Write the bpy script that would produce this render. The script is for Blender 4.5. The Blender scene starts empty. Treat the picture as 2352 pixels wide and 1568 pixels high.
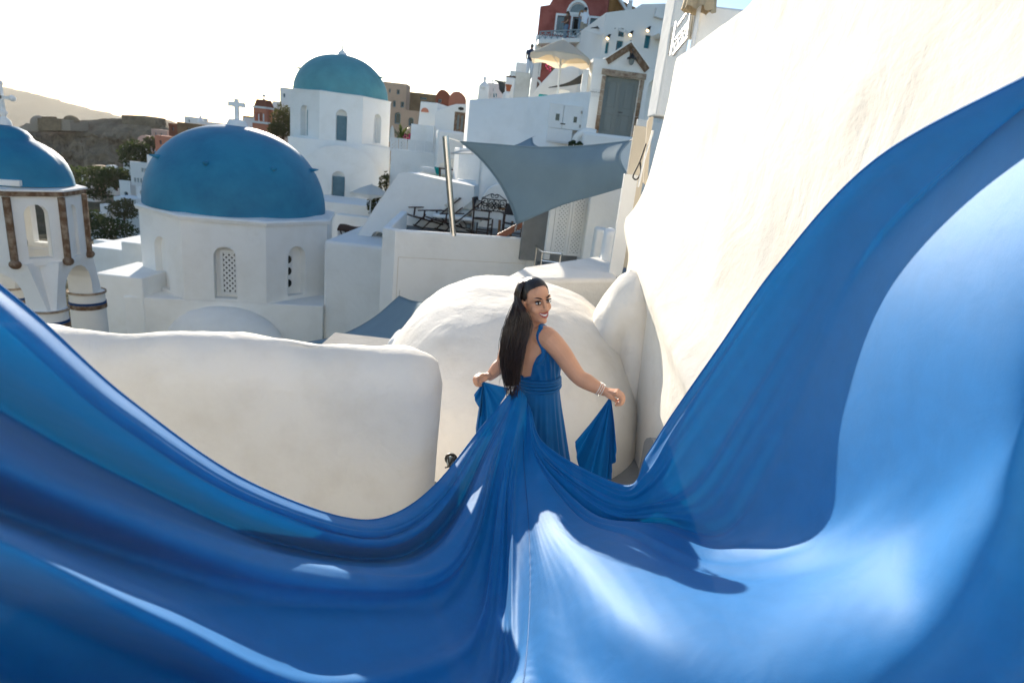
import bpy, math, random
import numpy as np
from mathutils import Vector, Matrix, noise as mnoise
from mathutils.geometry import tessellate_polygon
random.seed(7); rng = np.random.default_rng(7)
S = bpy.context.scene
COL = S.collection
PI = math.pi
# ------------------------------------------------------------------ camera
FPX = 1373.0; PITCH = math.radians(17.1); ROLL = math.radians(6.5); CZ = 2.26
CF = Vector((0, math.cos(PITCH), -math.sin(PITCH)))
_u0 = Vector((0, math.sin(PITCH), math.cos(PITCH)))
CR = Vector((math.cos(ROLL), 0, 0)) + math.sin(ROLL) * _u0
CU = math.cos(ROLL) * _u0 - Vector((math.sin(ROLL), 0, 0))
cam_d = bpy.data.cameras.new('camera'); cam = bpy.data.objects.new('camera', cam_d); COL.objects.link(cam)
cam_d.sensor_width = 36; cam_d.lens = 36 * FPX / 2352
cam_d.clip_start = 0.05; cam_d.clip_end = 60000
cam_d.dof.use_dof = True; cam_d.dof.focus_distance = 3.1; cam_d.dof.aperture_fstop = 3.2
m = Matrix.Identity(4)
for i in range(3):
    m[i][0] = CR[i]; m[i][1] = CU[i]; m[i][2] = -CF[i]
m[2][3] = CZ
cam.matrix_world = m
S.camera = cam
# ------------------------------------------------------------------ light
SUN_AZ = math.radians(19.0)      # to the left of straight ahead
SUN_EL = math.radians(14.0)
w = bpy.data.worlds.new('World'); S.world = w; w.use_nodes = True
nt = w.node_tree; bg = nt.nodes['Background']
sky = nt.nodes.new('ShaderNodeTexSky'); sky.sky_type = 'NISHITA'; sky.sun_disc = False
sky.sun_elevation = SUN_EL; sky.sun_rotation = -SUN_AZ
sky.altitude = 100; sky.air_density = 1.0; sky.dust_density = 0.5; sky.ozone_density = 2.5
nt.links.new(sky.outputs[0], bg.inputs[0]); bg.inputs[1].default_value = 0.115
sl = bpy.data.lights.new('sun', 'SUN'); sun = bpy.data.objects.new('sun', sl); COL.objects.link(sun)
sl.energy = 4.6; sl.angle = math.radians(0.5); sl.color = (1.0, 0.90, 0.76)
SD = Vector((-math.sin(SUN_AZ) * math.cos(SUN_EL), math.cos(SUN_AZ) * math.cos(SUN_EL), math.sin(SUN_EL)))
sun.rotation_euler = SD.to_track_quat('Z', 'Y').to_euler(); sun.location = (-8, 20, 12)
S.view_settings.view_transform = 'Standard'; S.view_settings.look = 'None'
S.view_settings.exposure = 1.0; S.view_settings.gamma = 1.0; S.view_settings.use_curve_mapping = False
S.cycles.max_bounces = 8; S.cycles.diffuse_bounces = 5; S.cycles.use_denoising = True
S.cycles.sample_clamp_indirect = 8

# ------------------------------------------------------------------ helpers
def ray(px, py):
    return CF + CR * ((px - 1176) / FPX) + CU * ((784 - py) / FPX)
def at(px, py, Y):
    d = ray(px, py); return Vector((0, 0, CZ)) + d * (Y / d.y)
def ats(px, py, dist):
    d = ray(px, py).normalized(); return Vector((0, 0, CZ)) + d * dist
def atz(px, py, z):
    d = ray(px, py); return Vector((0, 0, CZ)) + d * ((z - CZ) / d.z)

OFF = {}
def setp(o, label=None, cat=None, group=None, kind=None):
    if label: o['label'] = label
    if cat: o['category'] = cat
    if group: o['group'] = group
    if kind: o['kind'] = kind
    return o
def thing(name, label, cat, loc=(0, 0, 0), rz=0, group=None):
    o = bpy.data.objects.new(name, None); COL.objects.link(o)
    o.location = loc; o.rotation_euler = (0, 0, rz); o.empty_display_size = 0.2
    OFF[o.name] = Vector(loc)
    return setp(o, label, cat, group)

class MB:
    def __init__(s): s.v = []; s.f = []
    def add(s, vs, fs):
        b = len(s.v); s.v.extend([tuple(x) for x in vs]); s.f.extend([tuple(i + b for i in q) for q in fs]); return s
    def hexa(s, p):     # p: 4 bottom, 4 top
        return s.add(p, [(3, 2, 1, 0), (4, 5, 6, 7), (0, 1, 5, 4), (1, 2, 6, 5), (2, 3, 7, 6), (3, 0, 4, 7)])
    def box(s, c, size, rz=0, taper=1.0):
        hx, hy, hz = size[0] / 2, size[1] / 2, size[2] / 2; cs, sn = math.cos(rz), math.sin(rz)
        P = []
        for z, t in ((-hz, 1.0), (hz, taper)):
            for x, y in ((-hx, -hy), (hx, -hy), (hx, hy), (-hx, hy)):
                x *= t; y *= t
                P.append((c[0] + x * cs - y * sn, c[1] + x * sn + y * cs, c[2] + z))
        return s.hexa(P)
    def bar(s, a, b, w, h=None, up=(0, 0, 1)):
        a = Vector(a); b = Vector(b); d = (b - a)
        if d.length < 1e-6: return s
        d = d.normalized(); u = Vector(up)
        if abs(d.dot(u)) > .98: u = Vector((1, 0, 0))
        x = d.cross(u).normalized(); y = x.cross(d).normalized(); h = h or w
        x *= w / 2; y *= h / 2
        return s.hexa([a - x - y, a + x - y, b + x - y, b - x - y, a - x + y, a + x + y, b + x + y, b - x + y])
    def prism(s, poly, off):
        n = len(poly); off = Vector(off); P = [Vector(p) for p in poly]
        Q = [p + off for p in P]
        fs = [tuple(range(n)), tuple(range(2 * n - 1, n - 1, -1))]
        fs += [(i, i + n, (i + 1) % n + n, (i + 1) % n) for i in range(n)]
        return s.add(P + Q, fs)
    def tube(s, pts, r, n=8, cap=True, closed=False):
        pts = [Vector(p) for p in pts]; k = len(pts)
        rs = r if hasattr(r, '__len__') else [r] * k
        up = None; rings = []
        for i in range(k):
            if closed: d = pts[(i + 1) % k] - pts[i - 1]
            else: d = pts[min(i + 1, k - 1)] - pts[max(i - 1, 0)]
            if d.length < 1e-9: d = Vector((0, 0, 1))
            d = d.normalized()
            if up is None:
                up = Vector((0, 0, 1)) if abs(d.z) < .9 else Vector((1, 0, 0))
            x = d.cross(up)
            if x.length < 1e-4: x = d.cross(Vector((0.3, 1, 0.2)))
            x.normalize(); y = x.cross(d).normalized(); up = y
            rings.append([pts[i] + x * (rs[i] * math.cos(2 * PI * j / n)) + y * (rs[i] * math.sin(2 * PI * j / n)) for j in range(n)])
        vs = [p for g in rings for p in g]; fs = []
        for i in range(k if closed else k - 1):
            i2 = (i + 1) % k
            for j in range(n):
                fs.append((i * n + j, i * n + (j + 1) % n, i2 * n + (j + 1) % n, i2 * n + j))
        if cap and not closed:
            fs.append(tuple(range(n - 1, -1, -1))); fs.append(tuple((k - 1) * n + j for j in range(n)))
        return s.add(vs, fs)
    def lathe(s, prof, c, n=24, a0=0, a1=2 * PI, sq=1.0):
        full = abs(a1 - a0 - 2 * PI) < 1e-6; m_ = n if full else n + 1
        vs = []
        for r, z in prof:
            for j in range(m_):
                a = a0 + (a1 - a0) * j / n
                vs.append((c[0] + r * math.cos(a), c[1] + r * math.sin(a) * sq, c[2] + z))
        fs = []
        for i in range(len(prof) - 1):
            for j in range(n if full else n):
                j2 = (j + 1) % m_
                fs.append((i * m_ + j, i * m_ + j2, (i + 1) * m_ + j2, (i + 1) * m_ + j))
        return s.add(vs, fs)
    def grid(s, P, closed=False):
        ni, nj = len(P), len(P[0]); fs = []
        for i in range(ni - 1):
            for j in range(nj if closed else nj - 1):
                j2 = (j + 1) % nj
                fs.append((i * nj + j, i * nj + j2, (i + 1) * nj + j2, (i + 1) * nj + j))
        return s.add([p for row in P for p in row], fs)
    def ball(s, c, r, nu=14, nv=9, z0=-1.0):
        rx, ry, rz = r if hasattr(r, '__len__') else (r, r, r)
        P = []
        for i in range(nv + 1):
            t = math.asin(z0) + (PI / 2 - math.asin(z0)) * i / nv
            P.append([(c[0] + rx * math.cos(t) * math.cos(2 * PI * j / nu), c[1] + ry * math.cos(t) * math.sin(2 * PI * j / nu), c[2] + rz * math.sin(t)) for j in range(nu)])
        return s.grid(P, True)
    def build(s, name, mat, parent=None, smooth=None, bevel=0, seg=2, weld=False, kind=None, label=None):
        off = Vector((0, 0, 0))
        if parent is not None:
            r_ = parent
            while r_.parent: r_ = r_.parent
            off = OFF.get(r_.name, off)
        me = bpy.data.meshes.new(name)
        me.from_pydata([(v[0] - off.x, v[1] - off.y, v[2] - off.z) for v in s.v], [], s.f)
        me.validate(); me.update()
        if weld:
            import bmesh
            b = bmesh.new(); b.from_mesh(me); bmesh.ops.remove_doubles(b, verts=b.verts, dist=1e-5); bmesh.ops.recalc_face_normals(b, faces=b.faces); b.to_mesh(me); b.free()
        if smooth is not None:
            for p in me.polygons: p.use_smooth = True
            if smooth < 180: me.set_sharp_from_angle(angle=math.radians(smooth))
        me.materials.append(M[mat] if isinstance(mat, str) else mat)
        o = bpy.data.objects.new(name, me); COL.objects.link(o)
        if parent is not None: o.parent = parent
        if bevel:
            b = o.modifiers.new('bevel', 'BEVEL'); b.width = bevel; b.segments = seg; b.limit_method = 'ANGLE'; b.angle_limit = math.radians(40)
            b.harden_normals = False
            for p in me.polygons: p.use_smooth = True
            me.set_sharp_from_angle(angle=math.radians(50))
        return setp(o, label=label, kind=kind)

def copy_tree(o, parent=None):
    c = o.copy(); COL.objects.link(c); c.parent = parent
    for ch in list(o.children): copy_tree(ch, c)
    return c

class Plane:
    """an upright wall plane; yaw 0 faces the camera (-Y)"""
    def __init__(s, px, py, Y, yaw=0):
        s.p0 = at(px, py, Y); y = math.radians(yaw)
        s.u = Vector((math.cos(y), math.sin(y), 0)); s.n = Vector((math.sin(y), -math.cos(y), 0)); s.yaw = y
    def uv(s, px, py):
        d = ray(px, py); o = Vector((0, 0, CZ)); t = (s.p0 - o).dot(s.n) / d.dot(s.n); q = o + d * t - s.p0
        return (q.dot(s.u), q.z)
    def pt(s, u, w_, d=0.0): return s.p0 + s.u * u + s.n * d + Vector((0, 0, w_))
    def px(s, px, py, d=0.0): return s.pt(*s.uv(px, py), d)
    def rect(s, x0, y0, x1, y1):
        xc, yc = (x0 + x1) / 2, (y0 + y1) / 2
        return (s.uv(x0, yc)[0], s.uv(x1, yc)[0], s.uv(xc, y1)[1], s.uv(xc, y0)[1])   # u0 u1 w0 w1

def arch_poly(u0, u1, w0, w1, rise=None, n=10):
    r = (u1 - u0) / 2; rise = r if rise is None else rise; c = (u0 + u1) / 2
    return [(u0, w0), (u1, w0)] + [(c + r * math.cos(PI * i / n), w1 - rise + rise * math.sin(PI * i / n)) for i in range(n + 1)]
def rect_poly(u0, u1, w0, w1): return [(u0, w0), (u1, w0), (u1, w1), (u0, w1)]

def slab(mb, pl, outer, holes, front=0.0, depth=0.3):
    """wall slab on plane pl: outline with through or blind holes [(poly, recess or None)]"""
    polys = [[Vector((a, b, 0)) for a, b in outer]] + [[Vector((a, b, 0)) for a, b in h[0]] for h in holes]
    flat = [q for p in polys for q in p]
    tris = tessellate_polygon(polys)
    base = len(mb.v)
    mb.v.extend([tuple(pl.pt(q.x, q.y, front)) for q in flat])
    for t in tris:
        a, b, c = [flat[i] for i in t]
        cr = (b.x - a.x) * (c.y - a.y) - (b.y - a.y) * (c.x - a.x)
        mb.f.append(tuple(base + i for i in (t if cr > 0 else t[::-1])))
    n = len(outer)
    bb = len(mb.v); mb.v.extend([tuple(pl.pt(a, b, front - depth)) for a, b in outer])
    for i in range(n):
        j = (i + 1) % n; mb.f.append((base + i, bb + i, bb + j, base + j))
    thr = [h[0] for h in holes if h[1] is None]
    if not thr: mb.f.append(tuple(bb + i for i in range(n))[::-1])
    else:
        pol = [[Vector((a, b, 0)) for a, b in outer]] + [[Vector((a, b, 0)) for a, b in h] for h in thr]; fl = [q for p in pol for q in p]
        b2 = len(mb.v); mb.v.extend([tuple(pl.pt(q.x, q.y, front - depth)) for q in fl])
        for t in tessellate_polygon(pol):
            a, b, c = [fl[i] for i in t]; cr = (b.x - a.x) * (c.y - a.y) - (b.y - a.y) * (c.x - a.x)
            mb.f.append(tuple(b2 + i for i in (t[::-1] if cr > 0 else t)))
    k = base + n
    for poly, rec in holes:
        h = len(poly); rr = depth if rec is None else rec
        hb = len(mb.v); mb.v.extend([tuple(pl.pt(a, b, front - rr)) for a, b in poly])
        for i in range(h):
            j = (i + 1) % h; mb.f.append((k + i, k + j, hb + j, hb + i))
        if rec is not None: mb.f.append(tuple(hb + i for i in range(h)))
        k += h
    return mb

def ring(mb, pl, poly, t, d0, d1):
    """frame ring round poly (inside offset t), from depth d0 to d1"""
    c = (sum(p[0] for p in poly) / len(poly), (min(p[1] for p in poly) + max(p[1] for p in poly)) / 2)
    w_ = max(p[0] for p in poly) - min(p[0] for p in poly); h = max(p[1] for p in poly) - min(p[1] for p in poly)
    inner = [(c[0] + (p[0] - c[0]) * (1 - 2 * t / w_), c[1] + (p[1] - c[1]) * (1 - 2 * t / h)) for p in poly]
    n = len(poly); V = []
    for d in (d0, d1):
        V += [pl.pt(a, b, d) for a, b in poly] + [pl.pt(a, b, d) for a, b in inner]
    fs = []
    for i in range(n):
        j = (i + 1) % n
        fs += [(2 * n + i, 2 * n + j, 3 * n + j, 3 * n + i), (i, n + i, n + j, j), (i, j, 2 * n + j, 2 * n + i), (n + j, n + i, 3 * n + i, 3 * n + j)]
    mb.add(V, fs); return inner

def lattice(mb, pl, u0, u1, w0, w1, d, step, wd, th=.012):
    """criss-cross slats clipped to a rectangle"""
    W, H = u1 - u0, w1 - w0
    k = -H
    while k < W:
        for sgn in (1, -1):
            # line: u = k + t , w = t (t 0..H)
            a = max(0, -k); b = min(H, W - k)
            if b > a + .01:
                if sgn > 0: P, Q = (u0 + k + a, w0 + a), (u0 + k + b, w0 + b)
                else: P, Q = (u1 - k - a, w0 + a), (u1 - k - b, w0 + b)
                mb.bar(pl.pt(P[0], P[1], d + sgn * th / 2), pl.pt(Q[0], Q[1], d + sgn * th / 2), wd, th, up=pl.n)
        k += step
    return mb

def window(pl, poly, parent, rec=.12, frame='white_paint', fr=.05, pane='glass_dark', cross=(1, 0), label=None, style='pane', step=.1):
    """frame mesh named window, with pane / lattice / bars below it"""
    mb = MB(); inner = ring(mb, pl, poly, fr, -rec + .02, -rec + .06)
    u0 = min(p[0] for p in inner); u1 = max(p[0] for p in inner); w0 = min(p[1] for p in inner); w1 = max(p[1] for p in inner)
    for i in range(cross[0]):
        u = u0 + (u1 - u0) * (i + 1) / (cross[0] + 1); mb.bar(pl.pt(u, w0, -rec + .038), pl.pt(u, w1, -rec + .038), fr * .6, .03, up=pl.n)
    for i in range(cross[1]):
        q = w0 + (w1 - w0) * (i + 1) / (cross[1] + 1); mb.bar(pl.pt(u0, q, -rec + .0375), pl.pt(u1, q, -rec + .0375), fr * .5, .028, up=pl.n)
    o = mb.build('window', frame, parent)
    MB().prism([pl.pt(a, b, -rec + .004) for a, b in inner], pl.n * .012).build('pane', pane, o)
    if style == 'lattice':
        lattice(MB(), pl, u0, u1, w0, w1, -rec + .036, step, step * .38).build('lattice', frame, o, kind='stuff')
    return o

def house(name, label, cat, pl, outline, depth, mat, openings=(), bevel=0.0, group=None, smooth=None, base=None):
    """outline in uv; openings: dicts poly, rec, style..."""
    us = [p[0] for p in outline]; ws = [p[1] for p in outline]
    L = pl.pt((min(us) + max(us)) / 2, min(ws), -depth / 2)
    t = thing(name, label, cat, L, group=group)
    mb = slab(MB(), pl, outline, [(o['poly'], o.get('rec', .12)) for o in openings], 0, depth)
    mb.build('wall', mat, t, bevel=bevel, smooth=smooth)
    for o in openings:
        st = o.get('style', 'pane')
        if st == 'niche': continue
        window(pl, o['poly'], t, o.get('rec', .12), o.get('frame', 'white_paint'), o.get('fr', .05), o.get('pane', 'glass_dark'), o.get('cross', (1, 0)), style=st, step=o.get('step', .1))
        if o.get('surround'):
            s_ = MB(); grow = o['surround']
            c = [(min(p[0] for p in o['poly']) + max(p[0] for p in o['poly'])) / 2, (min(p[1] for p in o['poly']) + max(p[1] for p in o['poly'])) / 2]
            W = max(p[0] for p in o['poly']) - min(p[0] for p in o['poly']); H = max(p[1] for p in o['poly']) - min(p[1] for p in o['poly'])
            big = [(c[0] + (p[0] - c[0]) * (1 + 2 * grow / W), c[1] + (p[1] - c[1]) * (1 + 2 * grow / H)) for p in o['poly']]
            ring(s_, pl, big, grow - .004, .003, .04); s_.build('window_surround', o.get('scol', 'white_paint'), t)
    return t
def R(pl, x0, y0, x1, y1, arch=False, **k):
    u0, u1, w0, w1 = pl.rect(x0, y0, x1, y1)
    return dict(poly=arch_poly(u0, u1, w0, w1) if arch else rect_poly(u0, u1, w0, w1), **k)
def fbm(x, y, z=0.0, o=4, lac=2.0):
    return mnoise.fractal(Vector((x, y, z)), 1.0, lac, o)
# ------------------------------------------------------------------ materials
M = {}
def mat(name, base, rough=.8, bump=0, bscale=20, var=0, vscale=3, spec=.3, metal=0, col2=None, cov=.5, trans=0, sheen=0, detail=5, stretch=None, **kw):
    m = bpy.data.materials.new(name); m.use_nodes = True; N = m.node_tree.nodes; Lk = m.node_tree.links
    b = N['Principled BSDF']; b.inputs['Roughness'].default_value = rough; b.inputs['Metallic'].default_value = metal
    b.inputs['Specular IOR Level'].default_value = spec
    b.inputs['Base Color'].default_value = (*base, 1)
    if sheen: b.inputs['Sheen Weight'].default_value = sheen; b.inputs['Sheen Roughness'].default_value = .35
    tc = N.new('ShaderNodeTexCoord'); co = tc.outputs['Object']
    if stretch:
        mp = N.new('ShaderNodeMapping'); mp.inputs['Scale'].default_value = stretch; Lk.new(co, mp.inputs[0]); co = mp.outputs[0]
    if var or col2:
        n = N.new('ShaderNodeTexNoise'); n.inputs['Scale'].default_value = vscale; n.inputs['Detail'].default_value = detail; n.inputs['Roughness'].default_value = .62
        Lk.new(co, n.inputs['Vector'])
        r = N.new('ShaderNodeValToRGB'); e = r.color_ramp.elements
        c2 = col2 or tuple(max(0, c * (1 - var)) for c in base)
        e[0].position = cov - .14; e[0].color = (*c2, 1); e[1].position = cov + .16; e[1].color = (*base, 1)
        Lk.new(n.outputs[0], r.inputs[0]); Lk.new(r.outputs[0], b.inputs['Base Color'])
    if bump:
        n2 = N.new('ShaderNodeTexNoise'); n2.inputs['Scale'].default_value = bscale; n2.inputs['Detail'].default_value = 6; n2.inputs['Roughness'].default_value = .6
        Lk.new(co, n2.inputs['Vector'])
        bp = N.new('ShaderNodeBump'); bp.inputs['Strength'].default_value = bump; bp.inputs['Distance'].default_value = kw.get('bdist', .02)
        Lk.new(n2.outputs[0], bp.inputs['Height']); Lk.new(bp.outputs[0], b.inputs['Normal'])
        if kw.get('bump2'):
            n4 = N.new('ShaderNodeTexNoise'); n4.inputs['Scale'].default_value = kw['bump2']; n4.inputs['Detail'].default_value = 4; n4.inputs['Distortion'].default_value = 1.0; Lk.new(co, n4.inputs['Vector'])
            b4 = N.new('ShaderNodeBump'); b4.inputs['Strength'].default_value = .5; b4.inputs['Distance'].default_value = .03; Lk.new(n4.outputs[0], b4.inputs['Height']); Lk.new(b4.outputs[0], bp.inputs['Normal'])
    if trans:
        t = N.new('ShaderNodeBsdfTranslucent'); t.inputs[0].default_value = (*kw.get('tcol', base), 1)
        mx = N.new('ShaderNodeMixShader'); mx.inputs[0].default_value = trans
        Lk.new(b.outputs[0], mx.inputs[1]); Lk.new(t.outputs[0], mx.inputs[2]); Lk.new(mx.outputs[0], N['Material Output'].inputs[0])
    M[name] = m; return m

mat('stucco', (.86, .85, .815), .9, .5, 9, 0, 1.3, .15, col2=(.78, .76, .71), cov=.37, bdist=.02, detail=8, bump2=1.5)
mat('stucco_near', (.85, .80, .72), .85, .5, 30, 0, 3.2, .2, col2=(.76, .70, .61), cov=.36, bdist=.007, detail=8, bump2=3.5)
mat('stucco_wall', (.78, .735, .655), .85, .45, 24, 0, 2.6, .2, col2=(.70, .64, .545), cov=.34, bdist=.007, detail=9, bump2=2.2)
mat('stucco_far', (.84, .83, .80), .9, 0, 5, .06, .5, .1)
mat('stucco_worn', (.72, .68, .60), .9, .4, 8, 0, 1.5, .1, col2=(.55, .49, .40), cov=.42)
mat('beige', (.62, .55, .44), .9, .3, 8, .12, 1.5, .1)
mat('peach', (.66, .47, .33), .9, .2, 8, .12, .8, .1)
mat('pink', (.66, .42, .34), .9, .2, 8, .10, .8, .1)
mat('salmon', (.62, .24, .15), .9, .2, 8, .12, 1.2, .1)
mat('red_wall', (.36, .11, .09), .9, .3, 12, 0, 1.4, .1, col2=(.22, .055, .045), cov=.45)
mat('red_brown', (.27, .10, .06), .9, .3, 6, .2, 1, .1)
mat('brown_wall', (.28, .19, .11), .95, .6, 3, .35, .8, .05)
mat('ochre_wood', (.34, .17, .06), .8, .3, 20, .35, 3, .1, stretch=(1, 1, .15))
mat('stone_brown', (.17, .10, .06), .85, 1, 22, 0, 9, .1, col2=(.42, .33, .24), cov=.40)
mat('stone_brown_light', (.46, .37, .28), .85, 1, 22, 0, 7, .1, col2=(.16, .09, .06), cov=.43)
mat('dome_blue', (.026, .225, .36), .6, .25, 7, 0, 1.3, .3, col2=(.015, .155, .28), cov=.45, detail=8)
mat('dome_teal', (.12, .35, .39), .6, .2, 7, .2, 1.0, .3)
mat('blue_stripe', (.01, .05, .16), .6)
mat('white_paint', (.78, .78, .76), .5, 0, 5, .05, 4, .4)
mat('shutter_blue', (.16, .27, .32), .6, .2, 30, .15, 6, .3)
mat('shutter_teal', (.02, .22, .30), .5, 0, 5, .2, 6, .3)
mat('door_grey', (.20, .225, .215), .5, .15, 40, .10, 5, .35, stretch=(1, 1, .2))
mat('rail_grey', (.26, .33, .36), .5, 0, 5, .1, 5)
mat('glass_dark', (.03, .04, .045), .12, 0, 5, .3, 3, .6)
mat('glass_pale', (.20, .25, .26), .15, 0, 5, .4, 1.5, .6)
mat('dark_void', (.02, .02, .018), .8)
mat('wood_dark', (.06, .028, .018), .45, .2, 30, .3, 8, .35, stretch=(1, 1, .2))
mat('wood_table', (.40, .20, .09), .5, .15, 30, .25, 10, .3)
mat('wood_red', (.22, .08, .045), .5, .15, 30, .25, 10, .3)
mat('canvas_white', (.78, .76, .70), .9, .2, 60, .05, 6, .1, trans=.25, tcol=(.8, .76, .66))
mat('canvas_cream', (.80, .75, .64), .9, .2, 60, .05, 6, .1, trans=.4, tcol=(.85, .72, .52))
mat('canvas_beige', (.52, .42, .28), .9, .3, 40, .15, 6, .1)
mat('canvas_dark', (.055, .055, .06), .85, .2, 60, .2, 6, .1)
mat('sail_grey', (.28, .38, .43), .85, .2, 90, .08, 2, .15, trans=.22, tcol=(.2, .26, .3))
mat('sail_dark', (.09, .09, .085), .85, .2, 90, .08, 2, .15, trans=.1)
mat('steel', (.62, .60, .57), .22, 0, 5, 0, 5, .5, metal=1)
mat('iron', (.015, .014, .013), .5, 0, 5, 0, 5, .4)
mat('rope', (.35, .33, .30), .9)
mat('teal_cloth', (.01, .30, .27), .9, .2, 50, .1, 5, .1)
mat('brown_cloth', (.13, .08, .06), .95, .5, 20, .3, 5, .1)
mat('cream_cushion', (.66, .60, .50), .95, .2, 40, .05, 5, .1)
mat('terracotta', (.42, .13, .06), .8, .2, 20, .2, 5)
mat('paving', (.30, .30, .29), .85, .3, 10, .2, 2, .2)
mat('rock', (.27, .205, .135), .95, 1.2, .5, 0, .16, .05, col2=(.10, .075, .05), cov=.47, bdist=1.2, detail=9)
mat('scrub', (.045, .048, .026), .95, 1, .8, 0, .10, .05, col2=(.085, .07, .045), cov=.42, bdist=.8, detail=8)
mat('soil', (.16, .13, .10), .95, .5, 1, .3, .4, .05)
mat('far_rock', (.10, .085, .055), 1, 0, 1, .25, .002, 0)
mat('sea', (.012, .05, .085), .22, .3, .05, .2, .01, .5, bdist=1.5)
mat('leaf_dark', (.035, .055, .02), .7, 0, 5, .4, 4, .2, trans=.25, tcol=(.10, .14, .03))
mat('leaf_olive', (.09, .09, .04), .7, 0, 5, .35, 4, .2, trans=.25, tcol=(.18, .17, .05))
mat('leaf_palm', (.07, .11, .03), .6, 0, 5, .3, 4, .3, trans=.3, tcol=(.16, .20, .04))
mat('petal_pink', (.65, .05, .20), .7, 0, 5, .3, 9, .2, trans=.4, tcol=(.8, .08, .25))
mat('bark', (.10, .07, .045), .9, .5, 20, .3, 5)
mat('skin', (.72, .37, .225), .46, .12, 120, .10, 9, .4)
mat('skin_far', (.45, .24, .15), .6)
mat('hair_black', (.012, .008, .006), .34, .3, 160, 0, 5, .6, stretch=(1, 1, .08))
mat('hair_dark', (.030, .014, .008), .30, spec=.6)
mat('hair_brown', (.10, .045, .02), .6)
mat('hair_blond', (.30, .17, .07), .6)
mat('eye_white', (.80, .78, .75), .2, spec=.6)
mat('eye_dark', (.02, .012, .008), .15, spec=.7)
mat('makeup', (.035, .02, .018), .7)
mat('lip', (.42, .10, .09), .35, spec=.5)
mat('teeth', (.85, .83, .78), .25, spec=.5)
mat('turquoise', (.01, .16, .15), .25, spec=.6)
mat('silver', (.75, .73, .70), .22, metal=1)
mat('pearl', (.82, .76, .68), .3, spec=.6)
mat('cloth_white', (.75, .76, .78), .9)
mat('cloth_navy', (.03, .045, .09), .9)
mat('cloth_khaki', (.40, .32, .22), .9)
mat('cloth_denim', (.14, .22, .30), .9)
mat('black_rubber', (.012, .012, .012), .6)
mat('sign_ink', (.10, .10, .10), .8)
mat('plate', (.74, .73, .70), .7)
def emis(name, col, s):
    m = bpy.data.materials.new(name); m.use_nodes = True; b = m.node_tree.nodes['Principled BSDF']
    b.inputs['Base Color'].default_value = (*col, 1); b.inputs['Emission Color'].default_value = (*col, 1); b.inputs['Emission Strength'].default_value = s; M[name] = m
emis('bulb', (1.0, .72, .35), 2.5)
# satin of the dress: blue pile with a soft highlight, thin enough to let light through
def satin(name, base, tcol, trans, rough, sheen, sheer=0.0):
    m = mat(name, base, rough, .22, 320, .10, 14, .42, sheen=0, bdist=.0016)
    N = m.node_tree.nodes; Lk = m.node_tree.links; b = N['Principled BSDF']
    b.inputs['Sheen Weight'].default_value = sheen; b.inputs['Sheen Roughness'].default_value = .45; b.inputs['Sheen Tint'].default_value = (.55, .80, 1.0, 1); b.inputs['Specular Tint'].default_value = (.45, .75, 1.0, 1)
    n3 = N.new('ShaderNodeTexNoise'); n3.inputs['Scale'].default_value = 11; n3.inputs['Detail'].default_value = 3; n3.inputs['Distortion'].default_value = .6
    b3 = N.new('ShaderNodeBump'); b3.inputs['Strength'].default_value = .10; b3.inputs['Distance'].default_value = .012
    tcn = [q for q in N if q.type == 'TEX_COORD'][0]; Lk.new(tcn.outputs['Object'], n3.inputs['Vector']); Lk.new(n3.outputs[0], b3.inputs['Height'])
    fb_ = b.inputs['Normal'].links[0].from_node; Lk.new(b3.outputs[0], fb_.inputs['Normal'])
    t = N.new('ShaderNodeBsdfTranslucent'); t.inputs[0].default_value = (*tcol, 1)
    mx = N.new('ShaderNodeMixShader'); mx.inputs[0].default_value = trans
    Lk.new(b.outputs[0], mx.inputs[1]); Lk.new(t.outputs[0], mx.inputs[2]); out = mx.outputs[0]
    if sheer:
        tr = N.new('ShaderNodeBsdfTransparent'); tr.inputs[0].default_value = (.55, .72, .95, 1)
        m2 = N.new('ShaderNodeMixShader'); m2.inputs[0].default_value = sheer
        Lk.new(out, m2.inputs[1]); Lk.new(tr.outputs[0], m2.inputs[2]); out = m2.outputs[0]
    Lk.new(out, N['Material Output'].inputs[0])
satin('satin', (.001, .15, .44), (.0, .30, .62), .07, .58, .13, .03)
satin('satin_bodice', (.003, .11, .33), (.0, .15, .5), .08, .52, .08)
# ------------------------------------------------------------------ terrain
def sstep(a, b, x):
    t = min(1, max(0, (x - a) / (b - a))); return t * t * (3 - 2 * t)
def ground_z(x, y):
    z = -3.7 + .12 * max(-16, min(x, 20)) + sstep(2, 12, x) * .28 * max(0, min(y, 52) - 14)
    z = z + sstep(45, 75, y) * sstep(-42, -25, x) * 2.0
    v = sstep(-14, -60, x) * sstep(25, 85, y)              # the dip of the bay
    z = z * (1 - v) + v * (-22 + 2.5 * fbm(x * .03, y * .03) + 1.0 * fbm(x * .15, y * .15))
    z -= sstep(-190, -420, x) * 115
    z += sstep(190, 260, y) * sstep(-170, -60, x) * 14
    if y < 13 and abs(x) < 12: z = min(z, -3.9)
    return z
def heightfield(name, xs, ys, fn, matn, label):
    P = [[(x, y, fn(x, y)) for x in xs] for y in ys]
    o = MB().grid(P).build(name, matn, smooth=180); setp(o, label, kind='structure'); return o
xs = list(np.concatenate([np.linspace(-520, -130, 40), np.linspace(-126, 30, 105), np.linspace(36, 420, 30)]))
ys = list(np.concatenate([np.linspace(-60, 0, 8), np.linspace(3, 190, 110), np.linspace(196, 620, 40)]))
heightfield('ground', xs, ys, ground_z, 'scrub', 'dark scrubby ground of the caldera slope below the village')
sea_mb = MB(); sea_mb.add([(-9000, -3000, -140), (9000, -3000, -140), (9000, 14000, -140), (-9000, 14000, -140)], [(0, 1, 2, 3)])
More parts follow.
